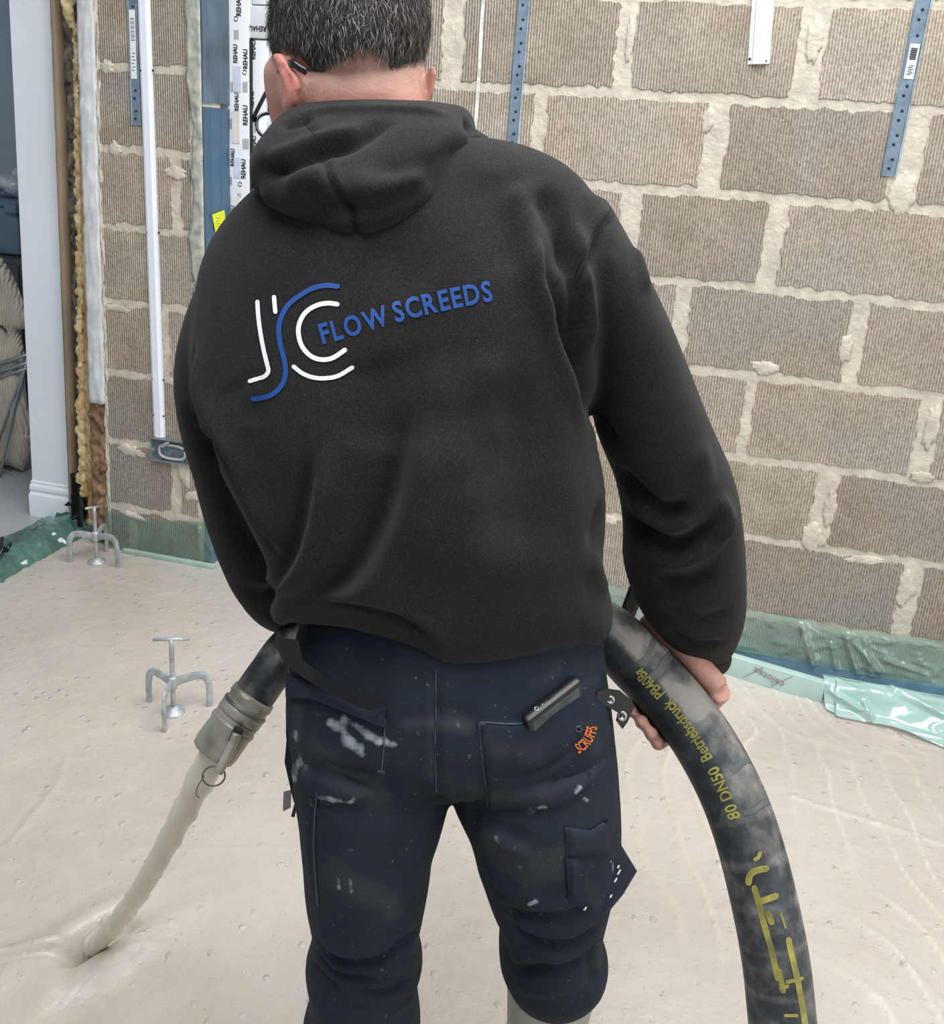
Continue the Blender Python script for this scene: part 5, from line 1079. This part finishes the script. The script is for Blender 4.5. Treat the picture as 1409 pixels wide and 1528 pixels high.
def strap(x0, y0, x1, y1, w, ext, label, lab=None):
    a, b, d, s, L = wall_axes(x0, y0, x1, y1); a = a-d*ext; L += ext; t_ = thing('fixing_strap', b, label, 'metal strap', 'galvanised fixing straps on the block wall'); h = w/2
    prof = [(-h, -.0035), (-h, -.0075), (-h+.002, -.0085), (-h+.0035, -.0062), (h-.0035, -.0062), (h-.002, -.0085), (h, -.0075), (h, -.0035)]
    rings = [np.array([a+d*q+s*x+np.array([0, y, 0]) for x, y in prof]) for q in np.linspace(0, L, 10)]
    autosmooth(mk('band', *loft(rings), M['galv'], t_), 25); q = .018; k = 0; mb = MB()
    while q < L:
        c = b-d*q+np.array([0, -.0064, 0])+s*(.003 if k % 2 else -.003)*.6; mk('hole', *disc(c, basis((0, -1., 0)), .0036, .0006, 12), M['dark'], t_); k += 1; q += .021 if k % 2 else .034
    if lab:
        a2, b2 = pY(lab[0], lab[1]), pY(lab[2], lab[3]); m_ = (a2+b2)/2; hl_ = np.linalg.norm(b2-a2)/2; AXx = np.array([s, [0, -1., 0], -d]); mb = MB(); mb.box(m_+np.array([0, -.0080, 0]), h*.62, .0004, hl_, AXx); lb = mk('paper_label', *mb.get(), M['label_white'], t_, False); mb = MB()
        for i in range(16): mb.box(m_+np.array([0, -.0086, 0])+d*(hl_*(-.75+.035*i*1.2)), h*.42, .0002, .0004+.0005*(i % 3 == 0), AXx)
        for i in range(6): mb.box(m_+np.array([0, -.0086, 0])+d*(hl_*(.25+.1*i))+s*(h*.1*(-1)**i), h*.30, .0002, .0009, AXx)
        mk('barcode', *mb.get(), M['black_ink'], lb, False)
strap(783, 0, 765, 223, .031, .5, 'galvanised perforated strap hanging beside the white paint run')
strap(1378, 0, 1325, 263, .034, .5, 'galvanised perforated strap with a white barcode label', (1366, 66, 1354, 118))
strap(199, 0, 205, 187, .030, .6, 'galvanised perforated strap half hidden behind the long white cable capping', (199, 15, 203, 118))
# socket box with a loop of conduit
a, b = pY(230, 651), pY(286, 660); bz0 = float(pY(255, 687)[2]); bz1 = a[2]; bx0, bx1 = a[0], float(pY(289, 668)[0])
sb = thing('socket_box', ((bx0+bx1)/2, 0, bz0), 'galvanised metal socket box with a grey cable loop at the foot of the capping', 'socket box'); gb = mat('dull_galvanised_box', (.30, .34, .37), .45, metal=.6, var=.2, vscale=40)
mb = MB(); cx_, cz_ = (bx0+bx1)/2, (bz0+bz1)/2; hx_, hz_ = (bx1-bx0)/2, (bz1-bz0)/2
for c, q in (((bx0, -.010, cz_), (.0016, .0105, hz_)), ((bx1, -.010, cz_), (.0016, .0105, hz_)), ((cx_, -.010, bz0), (hx_, .0105, .0016)), ((cx_, -.010, bz1), (hx_, .0105, .0016)), ((bx0+.006, -.019, cz_), (.006, .001, .006)), ((bx1-.006, -.019, cz_), (.006, .001, .006))): mb.box(c, *q)
mk('box_sides', *mb.get(), gb, sb, False); mb = MB(); mb.box((cx_, -.004, cz_), hx_, .001, hz_); mk('back_plate', *mb.get(), mat('box_back', (.16, .21, .25), .5, metal=.4, var=.3, vscale=60), sb, False)
t = np.linspace(.6, 2*math.pi+.2, 40); P = np.array([(cx_+hx_*.66*np.sign(math.cos(q))*abs(math.cos(q))**.7, -.0105, cz_-.004+hz_*.62*np.sign(math.sin(q))*abs(math.sin(q))**.7) for q in t]); mk('cable_loop', *tube(P, .0046, 10), mat('grey_cable', (.42, .43, .44), .5), sb)
mk('cable_tail', *tube(cat(np.array([(cx_-hx_*.45, -.014, cz_+.01), (cx_-hx_*.3, -.016, cz_+.022), (cx_-hx_*.1, -.015, bz1-.006)]), 5), .005, 10), mat('grey_cable_sleeve', (.36, .37, .38), .5), sb)

# ------------------------------------------------------------------ membranes and edge insulation
def film(name, col, rough, alpha, var=.2, vs=6):
    m = mat(name, col, rough, var=var, vscale=vs, spec=.8, coat=.6); b = m.node_tree.nodes['Principled BSDF']; b.inputs['Alpha'].default_value = alpha; b.inputs['Coat Roughness'].default_value = .08; return m
fm_l = film('green_film', (.13, .25, .19), .18, .50); fm_d = film('dark_green_film', (.02, .10, .085), .2, .93); fm_r = film('pale_green_film', (.27, .44, .36), .16, .46); fm_c = film('pale_cyan_film', (.46, .68, .64), .14, .74, .12); fm_b = mat('shaded_blue_film', (.025, .10, .15), .55, var=.2, vscale=6)
def sheet(fn, nu, nv, amp, sc, seed, creases=()):
    u, v = np.meshgrid(np.linspace(0, 1, nu), np.linspace(0, 1, nv), indexing='ij'); P = fn(u.ravel(), v.ravel()); g = P.reshape(nu, nv, 3); N = unit(np.cross(np.gradient(g, axis=0), np.gradient(g, axis=1))).reshape(-1, 3)
    if N.mean(0)[2]-N.mean(0)[1] < 0: N = -N
    r = abs(fbm(P*np.array([1, 1.6, 1.6])*sc+seed, 3)); h = amp*(1-np.clip(r*2.2, 0, 1))**2+amp*.5*fbm(P*sc*.6+seed, 2)
    e = np.minimum(1, np.minimum(v.ravel(), 1-v.ravel())*6+.25); P = P+N*(h*e)[:, None]
    for (x0, y0, x1, y1, hh, w) in creases:
        X, Y = topx(P); ab = np.array([x1-x0, y1-y0]); t = np.clip(((X-x0)*ab[0]+(Y-y0)*ab[1])/(ab@ab), 0, 1); d = np.hypot(X-x0-t*ab[0], Y-y0-t*ab[1]); P = P+N*(hh*np.exp(-(d/w)**2))[:, None]
    Fc = [(i*nv+j, (i+1)*nv+j, (i+1)*nv+j+1, i*nv+j+1) for i in range(nu-1) for j in range(nv-1)]
    return P, Fc
def prof(pts):
    pts = np.array(pts, float); s = seglen(pts); s /= s[-1]; return lambda v: np.stack([np.interp(v, s, pts[:, k]) for k in range(pts.shape[1])], 1)
# wall film, left of the window
def f1(u, v): X = -1.075+u*(XL+.02+1.075); zt_ = .135-.012*np.sin(u*5); return np.stack([X, -.010-.006*v+0*u, zt_*(1-v)-.004*v], 1)
solo('film_upstand', *sheet(f1, 70, 22, .004, 9, 3., [(296, 787, 332, 846, .012, 3.5), (300, 790, 318, 800, .004, 6)]), fm_l, 'green membrane film turned up the block wall beside the corner tripod', 'membrane', base=(-.9, -.012, 0))
mb = MB(); mb.box((-.84, -.024, .004), .165, .008, .011, bev=.003); solo('edge_strip', *mb.get(), mat('pale_green_foam', (.33, .45, .37), .6, var=.12, vscale=20), 'pale green foam edge strip between screed and left wall', 'edge strip')
# film folded over the threshold of the old floor
pf = prof([(-1.375, .0245), (-1.33, .030), (-1.285, .047), (-1.245, .040), (-1.215, .014), (-1.19, -.006)])
def f2(u, v): q = pf(v); Y = -2.4+u*2.46; return np.stack([q[:, 0]+.015*np.sin(Y*6), Y, q[:, 1]+.008*np.sin(Y*9)*np.sin(v*math.pi)], 1)
solo('film_fold', *sheet(f2, 300, 26, .016, 11, 8.), film('green_film_fold', (.075, .19, .16), .14, .74, .35, 8), 'crumpled green membrane film folded over the edge of the tiled floor', 'membrane')
pf3 = prof([(.095, .075), (.07, .05), (.055, .02), (.04, -.004)])
def f3(u, v): q = pf3(v); X = -1.33+u*.34; return np.stack([X, q[:, 0]-.05*np.maximum(0, (X+1.06)/.1).clip(0, 1), q[:, 1]+.012*np.sin(X*30)*(1-v)], 1)
solo('film_corner', *sheet(f3, 40, 14, .010, 12, 4.), fm_d, 'dark green membrane film tucked into the corner behind the tripod', 'membrane')
# right of the man
zt1 = float(pY(1115, 916)[2]); zt2 = float(pY(1400, 962)[2])
def f4(u, v):
    X = -.10+u*2.9; top = np.interp(X, [-.1, .5, .95, 1.3, 1.5, 2.8], [.17, .165, zt1+.01, zt1+.02, zt2+.01, zt2])+.006*np.sin(X*14); low = np.interp(X, [-.1, .9, 1.5, 2.8], [.03, .045, .04, .03]); return np.stack([X, -.009-.022*v**2+0*X, top*(1-v)+low*v], 1)
solo('film_upstand', *sheet(f4, 520, 40, .006, 10, 13., [(1198, 935, 1216, 1012, .026, 4), (1262, 950, 1290, 1040, .020, 4), (1268, 950, 1310, 1000, .016, 5), (1240, 960, 1248, 1000, .012, 3), (1290, 955, 1300, 1010, .014, 4), (1320, 985, 1380, 1005, .008, 4)]), fm_r, 'pale green membrane film turned up the block wall beyond the hose', 'membrane', base=(1.2, -.01, 0))
bA, bB = np.array([.68, -.040, 0]), np.array([1.165, -.152, 0])
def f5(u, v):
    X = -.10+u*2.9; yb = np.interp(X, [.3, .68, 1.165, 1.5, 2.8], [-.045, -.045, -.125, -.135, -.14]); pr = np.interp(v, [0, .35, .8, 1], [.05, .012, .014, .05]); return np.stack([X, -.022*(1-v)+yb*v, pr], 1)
solo('film_gutter', *sheet(f5, 160, 14, .003, 10, 23.), fm_b, 'dark blue membrane in the gap behind the insulation board, gap shade in its colour', 'membrane', base=(1.2, -.08, 0))  # blue film whose dark colour also carries the shadow of the gap
ins = mat('foil_green_insulation', (.44, .60, .56), .45, var=.08, vscale=18)
def board(A, B, h, th, label, name='insulation_board'):
    d = unit(B-A); n = np.array([-d[1], d[0], 0]); n = n if n[1] > 0 else -n; t_ = thing(name, (A+B)/2, label, 'insulation board'); mb = MB(); mb.box((A+B)/2+n*th/2+ZZ*(h/2-.01), np.linalg.norm(B-A)/2, th/2, h/2+.01, np.array([d, n, ZZ]), .002); mk('board', *mb.get(), ins, t_); return t_, d, n
bh = .060
tb_, d_, n_b = board(bA, bB, bh, .024, 'pale green insulation upstand board with a faint printed maker name')
c = None; best = 1e9
for s in np.linspace(0, 1, 400):
    q = bA+(bB-bA)*s+ZZ*.030; x, y = topx(q)
    if abs(x-1147) < best: best = abs(x-1147); c = q
ink = mat('faded_red_ink', (.34, .27, .28), .6); v, fc = text2d('celotex', 0, .01); v = v-np.array([v[:, 0].max()/2, .5]); r_ = math.pi-.25; v = np.stack([v[:, 0]*math.cos(r_)-v[:, 1]*math.sin(r_), v[:, 0]*math.sin(r_)+v[:, 1]*math.cos(r_)], 1)*.020
mb = MB(); mb.add(c-n_b*.0018+v[:, :1]*d_+v[:, 1:]*ZZ, fc)
for o_ in (-.038, .038):
    for hh in (0,): p0 = np.array([o_-.028, -.022]); p1 = np.array([o_+.020, .024]); q = np.array([p0, p1, p1+[.0025, 0], p0+[.0025, 0]]); mb.add(c-n_b*.0018+q[:, :1]*d_+q[:, 1:]*ZZ, [(0, 1, 2, 3)])
tag(mk('board_print', *mb.get(), ink, tb_, False), 'faded red celotex lettering')
board(np.array([1.17, -.128, 0]), np.array([2.7, -.150, 0]), bh, .024, 'insulation upstand board hidden under crumpled cyan film')
pf6 = prof([(-.10, .058), (-.128, .066), (-.155, .060), (-.170, .035), (-.19, .014), (-.215, .006)])
def f6(u, v):
    X = 1.158+u*1.6; q = pf6(v); ext = np.interp(X, [1.158, 1.2, 1.33, 1.45, 2.7], [-.03, -.005, .0, .05, .07]); return np.stack([X+.015*v*(u < .02), q[:, 0]-ext*v, q[:, 1]+.004*np.sin(X*20)*np.sin(v*3.1)], 1)
solo('film_drape', *sheet(f6, 420, 44, .0055, 8, 31., [(1240, 1030, 1300, 1075, .010, 4), (1330, 1028, 1409, 1068, .012, 4), (1290, 1050, 1300, 1072, .014, 4), (1205, 1012, 1222, 1045, .014, 5), (1250, 1040, 1290, 1062, .008, 4), (1310, 1085, 1409, 1105, .008, 5)]), fm_c, 'crumpled pale cyan film draped over the board onto the screed', 'membrane')

# webbing strap seen between sleeve and body
def strap3(x, y): return pD(x, y, 1.22+0*x), np.tile(-F_, (len(x), 1))
solo('carry_strap', *shell([(958, 838), (975, 850), (960, 888), (946, 921), (934, 930), (920, 922), (928, 905), (942, 867)], 6, strap3, .004), blk, 'black webbing strap hanging down to the hose behind the sleeve', 'strap')

# ------------------------------------------------------------------ things in the old room and by the casing
blkf = mat('black_plastic_sheet', (.006, .007, .009), .25, spec=.7, bump=.3, bscale=30)
fn = lambda x, y: (pY(x, y, .06)+np.stack([0*x, .02*np.sin(x*.5), 0*x], 1), np.tile(np.array([0, -1., 0]), (len(x), 1)))
solo('black_tape_flap', *shell([(104, 706), (121, 704), (125, 735), (129, 760), (131, 784), (113, 787), (108, 772), (99, 752), (108, 738)], 5, fn, .004, 6), blkf, 'black plastic tape flap hanging at the foot of the casing', 'tape')
fn = lambda x, y: (pz(x, y, .05)+np.stack([0*x, 0*x, .01*np.sin(x*.4)], 1), np.tile(np.array([0, 0, 1.]), (len(x), 1)))
solo('black_tape_scrap', *shell([(-30, 795), (6, 803), (20, 812), (4, 826), (-30, 840)], 5, fn, .006, 6), blkf, 'crumpled black plastic scrap on the green film', 'tape')
knit = mat('oatmeal_knit', (.62, .56, .45), .95, var=.12, vscale=20, bump=.3, bscale=150); kg = NT(knit); kn = kg.n('TexWave', Scale=34.0, Distortion=1.5); kgm = kg.n('NewGeometry'); kg.l(kgm.outputs['Position'], kn.inputs['Vector']); kb = kg.n('Bump', Strength=.9, Distance=.004); kg.l(kn.outputs['Fac'], kb.inputs['Height']); kg.l(kb.outputs[0], kg.b.inputs['Normal'])
YS = .40
def kfn(x, y): return pY(x, y, YS)+np.stack([0*x, .02*np.sin(y*.03)+.01*np.sin(x*.12), 0*x], 1), np.tile(np.array([.15, -1., 0]), (len(x), 1))
kpoly = [(-70, 350), (0, 372), (14, 402), (26, 432), (38, 472), (39, 490), (24, 494), (34, 512), (42, 530), (46, 580), (49, 650), (44, 678), (32, 704), (4, 697), (-70, 690)]
sw_ = thing('knitted_jumper', (-1.9, YS, 0), 'oatmeal ribbed knitted jumper with dark striped cuffs over a metal rack', 'jumper'); mk('knit', *shell(kpoly, 7, kfn, .05, 26, .5), knit, sw_)
strm = mat('dark_knit_stripe', (.05, .045, .05), .9)
for pts in ([(2, 482), (12, 486), (20, 493)], [(2, 690), (14, 694), (28, 697)]):
    v, fc = ribbon([(x, y) for x, y in pts], 3.5, 5); P, _ = kfn(v[:, 0], v[:, 1]); mk('stripe', P+np.array([.0, -.058, 0]), fc, strm, sw_)
rack = thing('folding_rack', (-1.9, .36, .02), 'grey metal folding rack holding the jumper', 'rack'); rm_ = mat('grey_tube_steel', (.30, .33, .37), .3, metal=.7)
for pts, r in (([(-60, 560), (46, 528)], .007), ([(-60, 572), (46, 540)], .007), ([(-60, 583), (40, 550)], .006), ([(43, 528), (24, 600), (4, 690), (-20, 780)], .006), ([(38, 545), (14, 610), (-12, 690)], .005), ([(-6, 690), (2, 730), (8, 768)], .010)):
    mk('tube', *tube(np.array([pY(x, y, .335) for x, y in pts]), r, 10), rm_, rack)
cab = thing('cable_coil', (-1.75, .42, .03), 'coil of grey cable hanging below the jumper', 'cable')
for k in range(5):
    t = np.linspace(-.5, math.pi+.3, 24); P = np.array([pY(9-k*2.5+(17-2*k)*math.sin(q)*1.0, 728-(38-4*k)*math.cos(q), .44+.006*k) for q in t]); mk('cable_loop', *tube(P, .006, 8), mat('dark_grey_cable', (.10, .105, .115), .5), cab)
bxm = mat('blue_storage_box', (.13, .21, .29), .4, var=.08, vscale=4); zb0 = float(pY(20, 382, 1.0)[2]); zb1 = float(pY(20, 300, 1.0)[2]); xr = float(pY(30, 340, 1.0)[0])
bx = thing('storage_box', (xr-.25, 1.1, zb0), 'blue plastic storage box on a dark cabinet in the old room', 'box'); mb = MB(); mb.box((xr-.25, 1.15, (zb0+zb1)/2-.01), .24, .15, (zb1-zb0)/2-.012, bev=.012); mk('body', *mb.get(), bxm, bx); mb = MB(); mb.box((xr-.25, 1.15, zb1-.012), .255, .165, .014, bev=.006); mk('lid', *mb.get(), bxm, bx); mb = MB(); mb.box((xr-.02, .98, zb1-.03), .03, .01, .02, bev=.004); mk('clip', *mb.get(), bxm, bx)
pts = [ellipsoid((xr-.12+rng.normal()*.06, 1.1+rng.normal()*.04, zb1+.045+abs(rng.normal())*.02), np.eye(3), (.05, .05, .035), 10, 8) for _ in range(9)]
gv, gf = fuse(pts, .008, 1); gv = gv+vnorm(gv, gf)*(.012*fbm(gv*22, 3))[:, None]; solo('plastic_bag', gv, gf, film('white_plastic_bag', (.62, .68, .74), .25, .95, .1), 'crumpled white plastic bag lying on the blue storage box', 'bag')
dk = mat('dark_grey_cabinet', (.075, .08, .09), .6, var=.1); cbn = thing('cabinet', (xr-.3, 1.15, .02), 'low dark grey cabinet under the blue storage box', 'cabinet'); mb = MB(); mb.box((xr-.3, 1.15, zb0/2+.01), .34, .2, zb0/2-.012, bev=.006); mk('carcass', *mb.get(), dk, cbn)
for i in range(2):
    mb = MB(); mb.box((xr-.3+.165*(2*i-1), .944, zb0/2+.01), .158, .008, zb0/2-.04, bev=.003); dr = mk('door', *mb.get(), dk, cbn); mb = MB(); mb.box((xr-.3+.03*(2*i-1), .93, zb0*.6), .006, .008, .05, bev=.002); mk('handle', *mb.get(), rm_, dr)
